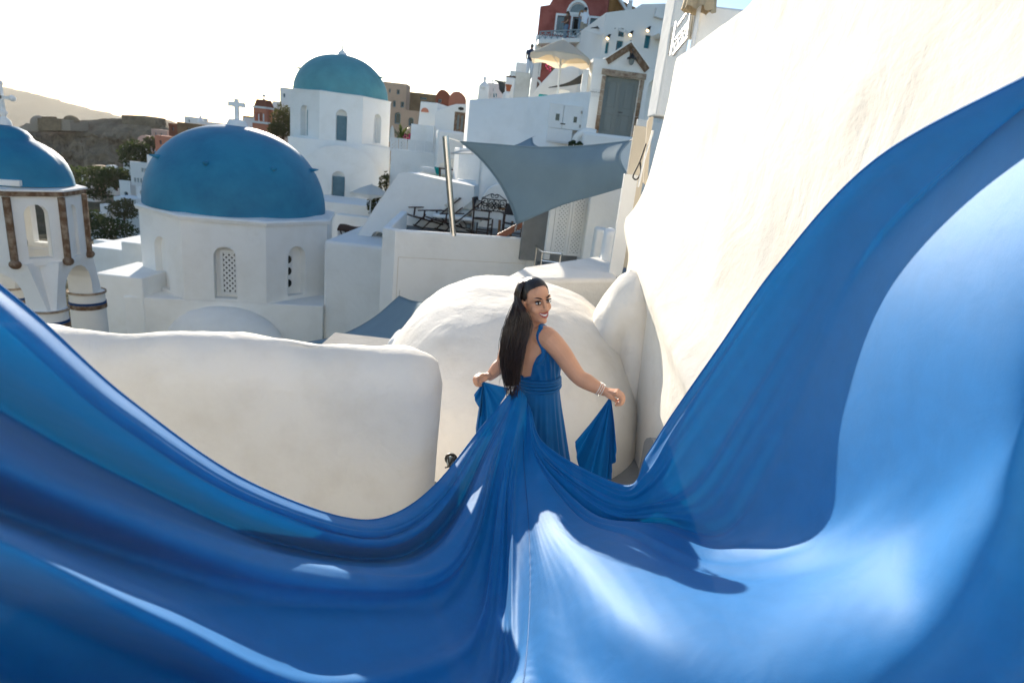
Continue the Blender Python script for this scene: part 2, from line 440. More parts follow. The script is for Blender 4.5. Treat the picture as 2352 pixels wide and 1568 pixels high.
setp(sea_mb.build('sea', 'sea'), 'calm sea stretching to the bright horizon', kind='structure')
# far headland
rp = [(-500, 150), (-300, 160), (-120, 176), (0, 199), (44, 207), (111, 224), (182, 244), (246, 259), (275, 268), (310, 279), (360, 291)]
P = []
for k in range(9):
    t = k / 8; row = []
    for i in range(len(rp) * 6 - 5):
        a = i / 6; i0 = min(int(a), len(rp) - 2); fr_ = a - i0
        px = rp[i0][0] * (1 - fr_) + rp[i0 + 1][0] * fr_; py = rp[i0][1] * (1 - fr_) + rp[i0 + 1][1] * fr_
        q = at(px, py, 2600)
        z = q.z * (1 - t) + -145 * t + (fbm(px * .02, k * .7) * 22 if 0 < k < 8 else fbm(px * .05, 3) * 4)
        row.append((q.x * (1 - .12 * t) , 2600 - 700 * t + 60 * fbm(px * .03, k), z))
    P.append(row)
P.insert(0, [(x * 1.1, 3200, -145) for x, y, z in P[0]])
setp(MB().grid(P).build('far_hill', 'far_rock', smooth=180), 'hazy headland sloping down to the sea', kind='structure')
# rock face across the bay
crest = [(-120, 330), (34, 299), (60, 287), (90, 285), (140, 288), (157, 282), (182, 277), (276, 272), (300, 268), (340, 268), (356, 274), (386, 293), (440, 296), (520, 300)]
def crest_py(px):
    for (a, b), (c, d) in zip(crest, crest[1:]):
        if a <= px <= c: return b + (d - b) * (px - a) / (c - a)
    return crest[-1][1] if px > 0 else crest[0][1]
P = []
NI, NJ = 70, 190
for i in range(NI):
    t = i / (NI - 1); row = []
    for j in range(NJ):
        px = -120 + 640 * j / (NJ - 1)
        top = at(px, crest_py(px), 205)
        y = 205 - 42 * (1 - t) ** 1.0
        prof = t ** .75
        z = -24 + (top.z + 24) * prof
        rough = math.sin(PI * min(1, t * 1.02))
        n1 = fbm(top.x * .06, t * 3.0, 2, 5); n2 = mnoise.cell(Vector((top.x * .12, z * .16, 0))); n3 = fbm(top.x * .3, z * .4, 5, 4)
        y2 = y - rough * (7 * n1 + 2.2 * n2 + 2.0 * n3)
        x = top.x * (y2 / 205) if t < 1 else top.x
        row.append((x, y2, z + rough * 1.6 * n3 + (0.5 * n3 if t == 1 else 0)))
    P.append(row)
P.append([(x * 1.06, y + 25, z - .5) for x, y, z in P[-1]]); P.append([(x * 1.05, y + 40, z - 30) for x, y, z in P[-1]])
setp(MB().grid(P).build('cliff', 'rock', smooth=35), 'craggy brown rock face across the bay', kind='structure')

def foliage(mb, c, r, n, size, flat=.6, seed=0):
    g = np.random.default_rng(seed)
    lob = g.normal(size=(7, 3)); lob /= np.linalg.norm(lob, axis=1)[:, None]
    for i in range(n):
        d = g.normal(size=3); d /= np.linalg.norm(d); b = .55 + .25 * max(0, (lob @ d).max()) + .25 * g.random()
        k = b * (1 - .55 * g.random() ** 2)
        p = Vector((c[0] + d[0] * r[0] * k, c[1] + d[1] * r[1] * k, c[2] + d[2] * r[2] * k))
        a = Vector(g.normal(size=3)).normalized(); e = a.cross(Vector(g.normal(size=3))).normalized(); s_ = size * (.6 + .8 * g.random())
        q = a * s_; e = e * s_ * .45
        mb.add([p - q, p + e, p + q, p - e], [(0, 1, 2, 3)])
    return mb
def tree(name, label, cat, base, r, n, leaf, matn='leaf_dark', trunk=.12, group=None, seed=0, lift=.8):
    t = thing(name, label, cat, base, group=group); b = Vector(base)
    c = b + Vector((0, 0, r[2] * lift))
    foliage(MB(), c, r, n, leaf, seed=seed).build('crown', matn, t)
    mb = MB(); g = random.Random(seed)
    mb.tube([b + Vector((0, 0, -.3)), b + Vector((.03, 0, r[2] * .4)), c], [trunk, trunk * .8, trunk * .3], 7)
    for k in range(5):
        a = g.uniform(0, 6.28); e = c + Vector((math.cos(a) * r[0] * .6, math.sin(a) * r[1] * .6, r[2] * g.uniform(-.2, .5)))
        mb.tube([b + Vector((0, 0, r[2] * .3)), (b + e) / 2 + Vector((0, 0, r[2] * .2)), e], [trunk * .5, trunk * .35, trunk * .1], 5)
    mb.build('trunk', 'bark', t, smooth=180); return t
class FacePlane(Plane):
    def __init__(s, a, b, z=0):
        a = Vector((a[0], a[1], z)); b = Vector((b[0], b[1], z)); s.p0 = a; s.L = (b - a).length
        s.u = (b - a).normalized(); s.n = Vector((s.u.y, -s.u.x, 0)); s.yaw = math.atan2(s.u.y, s.u.x)
# ------------------------------------------------------------------ near ground and walls
# landing and steps under the train
f = MB(); f.box((.1, 3.6, -.25), (4.5, 6.6, .5)); setp(f.build('landing_floor', 'paving', bevel=.01), 'grey paved landing between the white walls', kind='structure')
for k in range(4):
    s_ = MB(); s_.box((.1, .15 - .34 * k, .04 + .165 * k), (2.6, .36, .17 + .0)); setp(s_.build('stair_tread', 'paving', bevel=.012), 'grey stair step behind the photographer', kind='structure')

# foreground parapet: soft rounded whitewashed wall, swept along its plan
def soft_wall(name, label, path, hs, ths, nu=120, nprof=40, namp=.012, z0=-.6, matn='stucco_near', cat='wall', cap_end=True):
    """path: list of (x,y); hs/ths heights and half thickness along it; rounded top, rounded free end"""
    pts = [Vector((x, y, 0)) for x, y in path]
    seg = [0]
    for a, b in zip(pts, pts[1:]): seg.append(seg[-1] + (b - a).length)
    Lt = seg[-1]
    def samp(s, arr=None):
        for i in range(len(seg) - 1):
            if s <= seg[i + 1] + 1e-9:
                t = (s - seg[i]) / (seg[i + 1] - seg[i]); 
                if arr is None: return pts[i].lerp(pts[i + 1], t)
                t2 = t * t * (3 - 2 * t); return arr[i] * (1 - t2) + arr[i + 1] * t2
        return pts[-1] if arr is None else arr[-1]
    P = []
    us = [Lt * i / nu for i in range(nu + 1)]
    for u in us:
        c = samp(u); d = (samp(min(Lt, u + .08)) - samp(max(0, u - .08))).normalized(); nrm = Vector((-d.y, d.x, 0))
        h = samp(u, hs); th = samp(u, ths); e = Lt - u; fac = 1.0
        if cap_end and e < th: fac = math.sqrt(max(0, 1 - ((th - e) / th) ** 2))
        if fac < .02: fac = .02
        row = []
        for j in range(nprof + 1):
            t = j / nprof * 2 - 1                      # -1 near foot, +1 far foot
            rr = min(th, .19)
            # straight faces then rounded shoulders
            ax = abs(t); sg = 1 if t > 0 else -1
            if ax > .5:
                k = (ax - .5) / .5; off = th * (1 + .10 * k); z = (h - rr) * (1 - k) + z0 * k
            else:
                a = ax / .5 * PI / 2; off = th - rr + rr * math.sin(a) if th > rr else th * math.sin(a); off = (th - rr) * (ax / .5) + rr * math.sin(a); z = h - rr + rr * math.cos(a)
            p = c + nrm * (-sg * off * fac); p.z = z - (1 - fac) * .16 * max(0, z)
            n_ = fbm(p.x * 1.6, p.y * 1.6, p.z * 1.6, 3) * namp * 2 + fbm(p.x * 9, p.y * 9, p.z * 9, 3) * namp * .25
            p += nrm * (-sg * n_) + Vector((0, 0, n_ * (1 if ax < .5 else .0)))
            row.append(p)
        P.append(row)
    o = MB().grid(P).build(name, matn, smooth=180, weld=False)
    return setp(o, label, cat)
pe = at(1030, 820, 2.74); pm = at(650, 800, 2.62); pl_ = at(120, 772, 2.50)
fp = [(-5.0, 2.15), (pl_.x - .8, 2.42), (pl_.x, 2.50), (pm.x, 2.62), (at(960, 800, 2.72).x, 2.71), (pe.x - .02, 2.74)]
zt = lambda px, py, Y: at(px, py, Y).z
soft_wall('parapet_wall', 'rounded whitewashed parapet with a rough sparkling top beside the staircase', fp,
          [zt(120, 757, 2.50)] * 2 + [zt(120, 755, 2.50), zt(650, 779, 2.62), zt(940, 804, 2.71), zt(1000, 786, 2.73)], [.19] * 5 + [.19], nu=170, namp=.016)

# tall wall on the right: battered upper face, flared apron, lower plinth
def lip_z(y): return 1.15 + (y - 3.14) * .193
P = []
NY, NZ = 120, 70
for i in range(NY + 1):
    t = i / NY; y = -2.2 + 8.75 * t
    zl = max(.45, lip_z(y)); row = []
    # end rounding
    e = 6.55 - y; rx = 0
    if e < .30: rx = .30 - math.sqrt(max(0, .30 ** 2 - (.30 - e) ** 2))
    top = 3.42 + .02 * (6 - y) + (.62 * sstep(4.6, 2.6, y))
    for j in range(NZ + 1):
        s_ = j / NZ
        if s_ < .28:
            k = s_ / .28; z = zl * k; x = 1.09 + .03 * (1 - k)
            if k > .75: x -= .09 * sstep(.75, 1, k)
        else:
            k = (s_ - .28) / .72; z = zl + (top - zl) * k
            x = 1.0 + .20 * (1 - math.exp(-(z - zl) / .26)) + .035 * (z - zl) - .12 * math.exp(-((z - zl) / .18) ** 2) * 0
            if k > .93: q = (k - .93) / .07; x += .22 * q * q; z = z - .02 * q * q
        x += .03 * fbm(y * .7, z * .9, 4, 3) + .004 * fbm(y * 8, z * 8, 1, 3)
        row.append((x + rx * 1.0 + .02 * (6.5 - y) * 0, y, z if j else -.3))
    row.append((2.1, y, top + .005)); row.append((4.2, y, top + .005))
    P.append(row)
last = P[-1]
P.append([(x + .25 * (1 if j < NZ + 1 else 0), 6.57, z) for j, (x, y, z) in enumerate(last)])
P.append([(4.2, 6.57, z) for (x, y, z) in last])
o = MB().grid(P).build('tall_wall', 'stucco_wall', smooth=180)
setp(o, 'tall sunlit battered white wall with a flared ledge along the stairs', 'wall')
# small grey stain stone at its foot
mb = MB(); q = [at(1466, 1090, 2.95), at(1479, 1015, 2.95), at(1485, 1006, 2.95), at(1494, 1004, 2.95), at(1500, 1010, 2.95), at(1503, 1025, 2.95), at(1490, 1060, 2.95), at(1478, 1090, 2.95)]
q = [Vector((1.03, p.y * 1.03 / p.x, CZ + (p.z - CZ) * 1.03 / p.x)) for p in q]
setp(mb.prism(q, (.05, 0, 0)).build('stone_chip', 'paving'), 'small grey stone chip at the foot of the tall white wall', 'stone')

# vaulted oven-like roof behind the person: half barrel with an apse end
def vault_pt(px, py, Y): return at(px, py, Y)
P = []
cx, cy = .02, 5.6
NA, NB = 90, 50
for i in range(NB + 1):
    ph = PI / 2 * i / NB; row = []
    for j in range(NA + 1):
        a = 2 * PI * j / NA
        rx, ry, rz = 1.28, 1.95, 1.36
        ce = 1.0
        # super-ellipsoid: fuller shoulders
        cp = math.cos(ph) ** .75; sp = math.sin(ph) ** .85
        x = cx + rx * cp * math.copysign(abs(math.cos(a)) ** .9, math.cos(a)); y = cy + ry * cp * math.copysign(abs(math.sin(a)) ** .9, math.sin(a)); z = -.3 + (rz + .02) * sp
        n_ = .03 * fbm(x * .8, y * .8, z, 3) + .006 * fbm(x * 7, y * 7, z * 7, 2)
        row.append((x + n_ * math.cos(a), y + n_ * math.sin(a), z + n_))
    P.append(row)
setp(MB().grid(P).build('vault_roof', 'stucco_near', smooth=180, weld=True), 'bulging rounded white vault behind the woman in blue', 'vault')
# flat roof behind it leading to the terrace
mb = MB()
A = [at(1175, 628, 6.9), at(1240, 608, 8.4), at(1380, 588, 8.6), at(1372, 640, 6.6)]
zz = sum(p.z for p in A) / 4
A = [atz(1150, 640, zz), atz(1205, 612, zz), atz(1400, 583, zz), atz(1420, 640, zz)]
mb.prism([(p.x, p.y, zz) for p in A], (0, 0, -1.4))
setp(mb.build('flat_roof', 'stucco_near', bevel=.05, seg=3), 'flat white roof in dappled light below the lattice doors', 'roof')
# lumpy buttress with a hollow between vault and tall wall
P = []
for i in range(41):
    t = i / 40; z = -.3 + 1.72 * t; row = []
    for j in range(49):
        a = 2 * PI * j / 48
        prof = (1 - .30 * t) * (math.sqrt(max(0, 1 - max(0, (t - .72) / .28) ** 2)) if t > .72 else 1)
        x = .97 + (.34 * prof + .02 * (1 - t ** 6)) * math.cos(a); y = 5.25 + (.55 * prof + .03 * (1 - t ** 6)) * math.sin(a)
        n_ = .05 * fbm(x * 1.7, y * 1.7, z * 1.5, 3)
        hol = -.20 * math.exp(-((a - 4.5) / .42) ** 2) * math.exp(-((t - .55) / .22) ** 2)
        row.append((x + (n_ + hol) * math.cos(a), y + (n_ + hol) * math.sin(a), z + t * t * .55 * (x - .97)))
    P.append(row)
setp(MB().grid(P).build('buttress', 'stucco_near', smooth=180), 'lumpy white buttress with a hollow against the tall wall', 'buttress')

# unseen house added behind the camera to bounce warm sunlight onto the near walls
hb = FacePlane((4.6, -3.4), (-5.2, -3.4))
hs_ = house('fill_house', 'unseen white house added behind the camera to bounce sunlight', 'house', hb, rect_poly(0, hb.L, -.5, 5.2), 4.0, 'stucco',
            [dict(poly=rect_poly(4.1, 5.1, .7, 2.8), rec=.2, frame='shutter_blue', pane='shutter_blue', cross=(1, 0)), dict(poly=arch_poly(6.8, 7.6, 1.6, 3.0), rec=.2, frame='shutter_blue', pane='glass_dark', cross=(1, 1)), dict(poly=arch_poly(1.8, 2.6, 1.6, 3.0), rec=.2, frame='shutter_blue', pane='glass_dark', cross=(1, 1))], bevel=.03)
# ------------------------------------------------------------------ churches and bell tower
def octa(c, R_, a0, n=8): return [(c[0] + R_ * math.cos(a0 + 2 * PI * k / n), c[1] + R_ * math.sin(a0 + 2 * PI * k / n)) for k in range(n)]
def lathe8(mb, prof, c, a0, n=8): return mb.lathe(prof, c, n, a0, a0 + 2 * PI)
def visible(pl): return (Vector((0, 0, 0)) - pl.p0).dot(pl.n) > 0

# ---- the large blue dome
c1 = (-7.50, 16.0); R1 = 2.39; a1 = -.93514; zc = .164
t1 = thing('domed_church', 'white octagonal church with a large blue dome and a white cross', 'church', (c1[0], c1[1], -3.4))
V = octa(c1, R1, a1)
faces = [FacePlane(V[k], V[(k + 1) % 8]) for k in range(8)]
vis = [fp_ for fp_ in faces if visible(fp_)]
def upx(fp_): 
    q = fp_.pt(fp_.L / 2, 0) - Vector((0, 0, CZ)); return 1176 + FPX * q.dot(CR) / q.dot(CF)
vis.sort(key=upx)
front = min(faces, key=lambda f_: abs(upx(f_) - 512) + (0 if visible(f_) else 999))
zb = front.uv(519, 692)[1]
for fp_ in faces:
    holes = []
    x = upx(fp_)
    if visible(fp_):
        if fp_ is front: holes = [(arch_poly(*[front.rect(491, 567, 544, 686)[i] for i in range(4)]), .22)]
        elif x < 500 and x > 320:
            u0, u1, w0, w1 = fp_.rect(357, 544, 386, 662); w0 = max(w0, zb + .08); holes = [(arch_poly(u0, u1, w0, w1), .16)]
        elif x < 715 and x > 520:
            u0, u1, w0, w1 = fp_.rect(662, 566, 701, 678); u1 = min(u1, fp_.L - .3); u0 = max(u0, .3); holes = [(arch_poly(u0, u1, max(w0, zb + .08), w1), .2)]
    slab(MB(), fp_, rect_poly(0, fp_.L, zb, zc - .05), holes, 0, .35).build('drum_wall', 'stucco', t1)
    if holes and fp_ is front:
        h = holes[0][0]
        u0, u1, w0, w1 = front.rect(503, 578, 544, 680)
        window(front, rect_poly(u0, u1, w0, w1), t1, .2, 'white_paint', .06, 'dark_void', (0, 0), style='lattice', step=.125)
    if holes and x > 560 and fp_ is not front:
        for yy in (600, 627, 655):
            u_, w_ = fp_.uv(667, yy); u_ = min(p_[0] for p_ in holes[0][0]) + .16
            MB().prism([fp_.pt(u_ + .09 * math.cos(2 * PI * i / 16), w_ + .10 * math.sin(2 * PI * i / 16), -.197) for i in range(16)], fp_.n * .004).build('vent_hole', 'dark_void', t1)
lathe8(MB(), [(R1 - .30, -.10), (R1 + .06, -.10), (R1 + .09, -.02), (R1 + .05, .02), (R1 - .5, .10)], (*c1, zc), a1).build('cornice', 'stucco', t1)
dc = at(548, 484, 16.0); rd = 190 / FPX * (dc - Vector((0, 0, CZ))).dot(CF)
hd = at(548, 289, 16.0).z - (zc + .03)
P = []
for i in range(41):
    t = i / 40 * PI / 2
    P.append([(dc.x + rd * math.cos(t) ** .92 * math.cos(2 * PI * j / 72), 16 + rd * math.cos(t) ** .92 * math.sin(2 * PI * j / 72), zc + .03 + hd * math.sin(t) ** .97) for j in range(72)])
MB().grid(P, True).build('dome', 'dome_blue', t1, smooth=180)
for k in range(8):
    a = math.radians(-90 - 25 - 15 + 45 * k); zt_ = .56; t = math.asin(zt_)
    d = Vector((math.cos(a), math.sin(a), 0)); p = Vector((dc.x, 16, zc + .03 + hd * zt_)) + d * rd * math.cos(t) * .97
    MB().tube([p - d * .1 - Vector((0, 0, .02)), p + d * .12, p + d * .30 + Vector((0, 0, .03))], [.07, .055, .012], 7).build('dome_spout', 'dome_blue', t1, smooth=180)
ct = Vector((dc.x + .02, 16, zc + hd))
lathe8(MB(), [(.28, -.06), (.27, .02), (.19, .17), (0.01, .19)], ct, .3, 12).build('cross_base', 'stucco', t1, smooth=40)
mb = MB(); hh = .5; mb.box(ct + Vector((0, 0, .17 + hh / 2)), (.10, .09, hh)); mb.box(ct + Vector((-.0, 0, .17 + .365)), (.42, .088, .115)); mb.build('cross', 'stucco', t1, bevel=.008)
# square body below the drum
u0 = front.uv(283, 690)[0]; u1 = front.uv(742, 712)[0]; zg = -3.6
mb = MB(); mb.prism([front.pt(u0, zb, .004), front.pt(u1, zb, .004), front.pt(u1, zb, -4.7), front.pt(u0, zb, -4.7)], (0, 0, zg - zb)); mb.build('body', 'stucco', t1, bevel=.03)
ac = front.pt(front.uv(518, 780)[0], 0, 0); ra = front.uv(660, 780)[0] - front.uv(518, 780)[0]
za = front.uv(518, 790)[1]; ha = at(518, 711, ac.y - .3).z - za
P = []
for i in range(17):
    t = i / 16 * PI / 2
    P.append([(ac.x + ra * math.cos(t) * math.cos(2 * PI * j / 48), ac.y + .55 * ra * math.cos(t) * math.sin(2 * PI * j / 48), za + ha * math.sin(t)) for j in range(48)])
MB().grid(P, True).build('apse_roof', 'stucco', t1, smooth=180)
MB().lathe([(ra, zg - za), (ra, 0)], (ac.x, ac.y, za), 48, sq=.55).build('apse_wall', 'stucco', t1, smooth=180)

# ---- the second dome further back
c2 = (-9.90, 32.0); R2 = 2.549; a2 = -.0906; z2 = 4.128
t2 = thing('domed_church', 'white church with a pale teal dome standing against the low sun', 'church', (c2[0], c2[1], -3))
V = octa(c2, R2, a2); faces = [FacePlane(V[k], V[(k + 1) % 8]) for k in range(8)]
front2 = min(faces, key=lambda f_: abs(upx(f_) - 784) + (0 if visible(f_) else 999))
zb2 = front2.uv(782, 326)[1]
spec = {'l': ((690, 241, 707, 311), (697, 252, 707, 311)), 'c': ((772, 252, 797, 324), (773.5, 266, 797, 323)), 'r': ((858, 262, 875, 329), (858, 276, 865, 329))}
for fp_ in faces:
    holes = []; key = None
    if visible(fp_):
        x = upx(fp_); key = 'c' if fp_ is front2 else ('l' if x < 740 else 'r')
        if 650 < x < 900:
            u0, u1, w0, w1 = fp_.rect(*spec[key][0]); w0 = max(w0, zb2 + .05); holes = [(arch_poly(u0, u1, w0, w1), .3)]
        else: key = None
    slab(MB(), fp_, rect_poly(0, fp_.L, zb2, z2), holes, 0, .45).build('drum_wall', 'stucco', t2)
    if key and holes:
        u0, u1, w0, w1 = fp_.rect(*spec[key][1]); w0 = max(w0, zb2 + .06)
        window(fp_, rect_poly(u0, u1, w0, w1), t2, .28, 'shutter_blue', .06, 'shutter_blue', (0, 0), style='lattice', step=.13)
lathe8(MB(), [(R2 - .02, -.004), (R2 + .03, -.004), (R2 + .03, .05), (R2 - .7, .16)], (*c2, z2), a2).build('cornice', 'stucco', t2)
d2 = at(784, 220, 32.0); r2 = 105 / FPX * (d2 - Vector((0, 0, CZ))).dot(CF); h2 = at(785, 126, 32.0).z - z2
P = []
for i in range(31):
    t = i / 30 * PI / 2
    P.append([(d2.x + r2 * math.cos(t) ** .95 * math.cos(2 * PI * j / 60), 32 + r2 * math.cos(t) ** .95 * math.sin(2 * PI * j / 60), z2 + .05 + (h2 - .05) * math.sin(t)) for j in range(60)])
MB().grid(P, True).build('dome', 'dome_teal', t2, smooth=180)
for a in (-8, 188):
    d = Vector((math.cos(math.radians(a)), math.sin(math.radians(a)), 0)); p = Vector((d2.x, 32, z2 + h2 * .55)) + d * r2 * .82
    MB().tube([p - d * .1, p + d * .3 + Vector((0, 0, .05))], [.09, .03], 6).build('dome_spout', 'dome_teal', t2)
top2 = Vector((d2.x, 32, z2 + h2))
MB().lathe([(.26, -.05), (.22, .06), (.08, .18), (.03, .30), (.05, .36), (.02, .42), (.02, .80), (0, .82)], top2, 12).build('finial', 'stucco', t2, smooth=40)
mb = MB(); mb.bar(top2 + Vector((-.16, 0, .62)), top2 + Vector((.16, 0, .62)), .04); mb.build('finial_arm', 'stucco', t2)
# body with arched gable
pb = FacePlane(front2.pt(-2, 0, .6), front2.pt(3, 0, .6))
u0 = pb.uv(659, 330)[0]; u1 = pb.uv(898, 350)[0]
zl2 = -3.0
mb = MB(); mb.prism([pb.pt(u0, zb2, -.56), pb.pt(u1, zb2, -.56), pb.pt(u1, zb2, -5.4), pb.pt(u0, zb2, -5.4)], (0, 0, zl2 - zb2)); mb.build('body', 'stucco', t2, bevel=.03)
g0 = pb.uv(692, 372)[0]; g1 = pb.uv(872, 406)[0]; gz_ = pb.uv(697, 372)[1]; gt = pb.uv(780, 334)[1]
hol = pb.rect(762, 393, 792, 466)
out = [(g0, zl2), (g1, zl2)] + [((g0 + g1) / 2 + (g1 - g0) / 2 * math.cos(PI * i / 20), gz_ - .55 + (gt - gz_ + .55) * math.sin(PI * i / 20) ** .9) for i in range(21)]
slab(MB(), pb, out, [(arch_poly(*hol), .25)], 0, .55).build('gable_wall', 'stucco', t2)
s_ = pb.rect(764, 406, 791, 465); window(pb, rect_poly(*s_), t2, .22, 'shutter_blue', .06, 'shutter_blue', (0, 0), style='lattice', step=.13)

# ---- bell tower at the left edge
cb = (-8.554, 10.0); Rb = .934; ab = -.18731; zcb = .905
tb = thing('bell_tower', 'white bell tower with brown stone strips and a deep blue cupola at the left edge', 'bell tower', (cb[0], cb[1], -4))
V = octa(cb, Rb, ab); faces = [FacePlane(V[k], V[(k + 1) % 8]) for k in range(8)]
fb = min(faces, key=lambda f_: abs(upx(f_) - 76) + (0 if visible(f_) else 999)); kb = faces.index(fb)
zk = fb.uv(100, 606)[1]
w_u = fb.rect(66, 470, 112, 602)
for k, fp_ in enumerate(faces):
    rel = (k - kb) % 8
    if rel != 1: uu = (fp_.L * .27, fp_.L * .73); holes = [(arch_poly(uu[0], uu[1], w_u[2] + .06, w_u[3]), None)]
    else: holes = [(arch_poly(fp_.L * .34, fp_.L * .62, w_u[2] + .02, w_u[3] - .03), .05)]
    slab(MB(), fp_, rect_poly(0, fp_.L, zk, zcb - .06), holes, 0, .17).build('tower_wall', 'stucco', tb)
    a = Vector((*V[k], 0)); o = (a - Vector((*cb, 0))).normalized() * .015; a += o
    st = MB(); st.tube([(a.x, a.y, zk + .03), (a.x, a.y, zcb - .09)], .052, 8); st.build('corner_strip', 'stone_brown', tb, smooth=60)
    MB().ball((a.x, a.y, zk + .02), (.085, .085, .075), 10, 7).build('knob', 'stone_brown', tb, smooth=180)
lathe8(MB(), [(Rb - .1, -.075), (Rb + .05, -.075), (Rb + .06, .0), (Rb - .2, .0)], (*cb, zcb), ab).build('stone_band', 'stone_brown', tb)
lathe8(MB(), [(Rb - .1, .003), (Rb + .085, .003), (Rb + .085, .03), (Rb - .2, .07), (.0, .075)], (*cb, zcb), ab).build('cornice', 'stucco', tb)
MB().ball((cb[0], cb[1], zk + .2), (.1, .1, .16), 10, 8).build('bell', 'iron', tb, smooth=180)
# cupola: big ogee shell with lobes and a smaller cap, an arched opening on the camera's side
zt_b = at(2, 283, 10.0).z; Hc = zt_b - zcb - .07
prof = [(1.0, 0), (.985, .12), (.955, .24), (.90, .38), (.82, .50), (.70, .61), (.56, .70), (.44, .755), (.40, .79), (.375, .84), (.32, .91), (.20, .97), (.0, 1.0)]
mb = MB(); NA = 96; vs = []; fs = []
for r_, z_ in prof:
    for j in range(NA):
        th = 2 * PI * j / NA; lob = 1 + .02 * abs(math.cos(4 * (th - ab)))
        vs.append((cb[0] + r_ * .84 * lob * math.cos(th), cb[1] + r_ * .84 * lob * math.sin(th), zcb + .06 + Hc * z_))
for i in range(len(prof) - 1):
    for j in range(NA):
        th = (j + .5) / NA * 360; d_ = (th - 287 + 180) % 360 - 180
        if abs(d_) < 13 and .10 < prof[i][1] < .60 : continue
        fs.append((i * NA + j, i * NA + (j + 1) % NA, (i + 1) * NA + (j + 1) % NA, (i + 1) * NA + j))
mb.add(vs, fs).build('cupola', 'dome_blue', tb, smooth=60)
d_ = Vector((math.cos(math.radians(-68)), math.sin(math.radians(-68)), 0))
p = Vector((*cb, zcb + .12)) + d_ * .80; MB().box(p, (.12, .75, .09), math.radians(-68)).build('cupola_sill', 'stucco', tb, bevel=.01)
tp = Vector((*cb, zt_b - .02)); MB().lathe([(.10, 0), (.085, .07), (.03, .13), (.06, .19), (.02, .26), (0, .27)], tp, 12).build('finial', 'stucco', tb, smooth=60)
mb = MB(); mb.bar(tp + Vector((0, 0, .2)), tp + Vector((0, 0, .62)), .05); mb.bar(tp + Vector((-.17, .0, .42)), tp + Vector((.17, 0, .42)), .05)
for q in ((-.18, .42), (.18, .42), (0, .63)): mb.ball(tp + Vector((q[0], 0, q[1])), .05, 8, 6)
mb.build('cross', 'stucco', tb, smooth=60)
# base on four banded pillars with arches between
Aang = math.radians(-34.5); corners = [Vector((cb[0] + .90 * math.cos(Aang + k * PI / 2), cb[1] + .90 * math.sin(Aang + k * PI / 2), 0)) for k in range(4)]
zs = at(112, 712, corners[0].y).z; zsB = at(200, 660, corners[1].y).z; zs = (zs + zsB) / 2
for k in range(4):
    a, b = corners[k], corners[(k + 1) % 4]; fp_ = FacePlane(a, b)
    hole = arch_poly(.20, fp_.L - .20, zs - .02, zk - .12, rise=.42)
    outl = [(-.12, zs - .03), (.198, zs - .03)] + [(p_[0], p_[1]) for p_ in reversed(hole[2:])] + [(fp_.L - .198, zs - .03), (fp_.L + .12, zs - .03), (fp_.L - .10, zk + .02), (.10, zk + .02)]
    slab(MB(), fp_, outl, [], .20, .40).build('arch_wall', 'stucco', tb)
    pil = MB(); pil.lathe([(.30, -3.2 - zs), (.285, -.02), (0, -.02)], (a.x, a.y, zs), 24); pi_ = pil.build('pillar', 'stucco', tb, smooth=40)
    MB().lathe([(.29, -.03), (.315, -.03), (.315, .005), (.29, .005)], (a.x, a.y, zs - .01), 24).build('capital', 'stone_brown_light', pi_, smooth=40)
    MB().lathe([(.289, -.245), (.30, -.245), (.30, -.20), (.289, -.20)], (a.x, a.y, zs), 24).build('blue_band', 'blue_stripe', pi_, smooth=40)
    MB().lathe([(.289, -.325), (.305, -.325), (.302, -.25), (.289, -.25)], (a.x, a.y, zs), 24).build('stone_band', 'stone_brown', pi_, smooth=40)
lathe8(MB(), [(Rb - .2, -.03), (Rb, -.03), (Rb - .002, .0), (Rb - .2, .0)], (*cb, zk), ab).build('floor_slab', 'stucco', tb)

# ---- low white walls between the tower and the big dome
def block(name, label, cat, x0, y0, x1, y1, Y, depth, matn='stucco', yaw=0, down=2.0, bevel=.03, group=None):
    pl = Plane((x0 + x1) / 2, (y0 + y1) / 2, Y, yaw); u0, u1, w0, w1 = pl.rect(x0, y0, x1, y1); w0 -= down
    mb = MB(); mb.prism([pl.pt(u0, w0), pl.pt(u1, w0), pl.pt(u1, w1), pl.pt(u0, w1)], -pl.n * depth)
    o = mb.build(name, matn, bevel=bevel, seg=3)
    return setp(o, label, cat, group)
block('low_wall', 'plain white wall between the bell tower pillars and the big blue dome', 'wall', 222, 634, 330, 758, 13.4, 1.6, down=1)
block('roof_block', 'white flat roofed block tucked against the left of the big dome', 'roof', 281, 558, 332, 640, 17.2, 2.5, down=2)
block('roof_block', 'low white roof seen just right of the bell tower', 'roof', 196, 570, 285, 640, 19.5, 3, down=2)
block('low_wall', 'thin white garden wall behind the bell tower', 'wall', 215, 556, 300, 580, 22, .4, down=2)
for k, (x, y) in enumerate(((281.5, 641), (266, 645))):
    pass
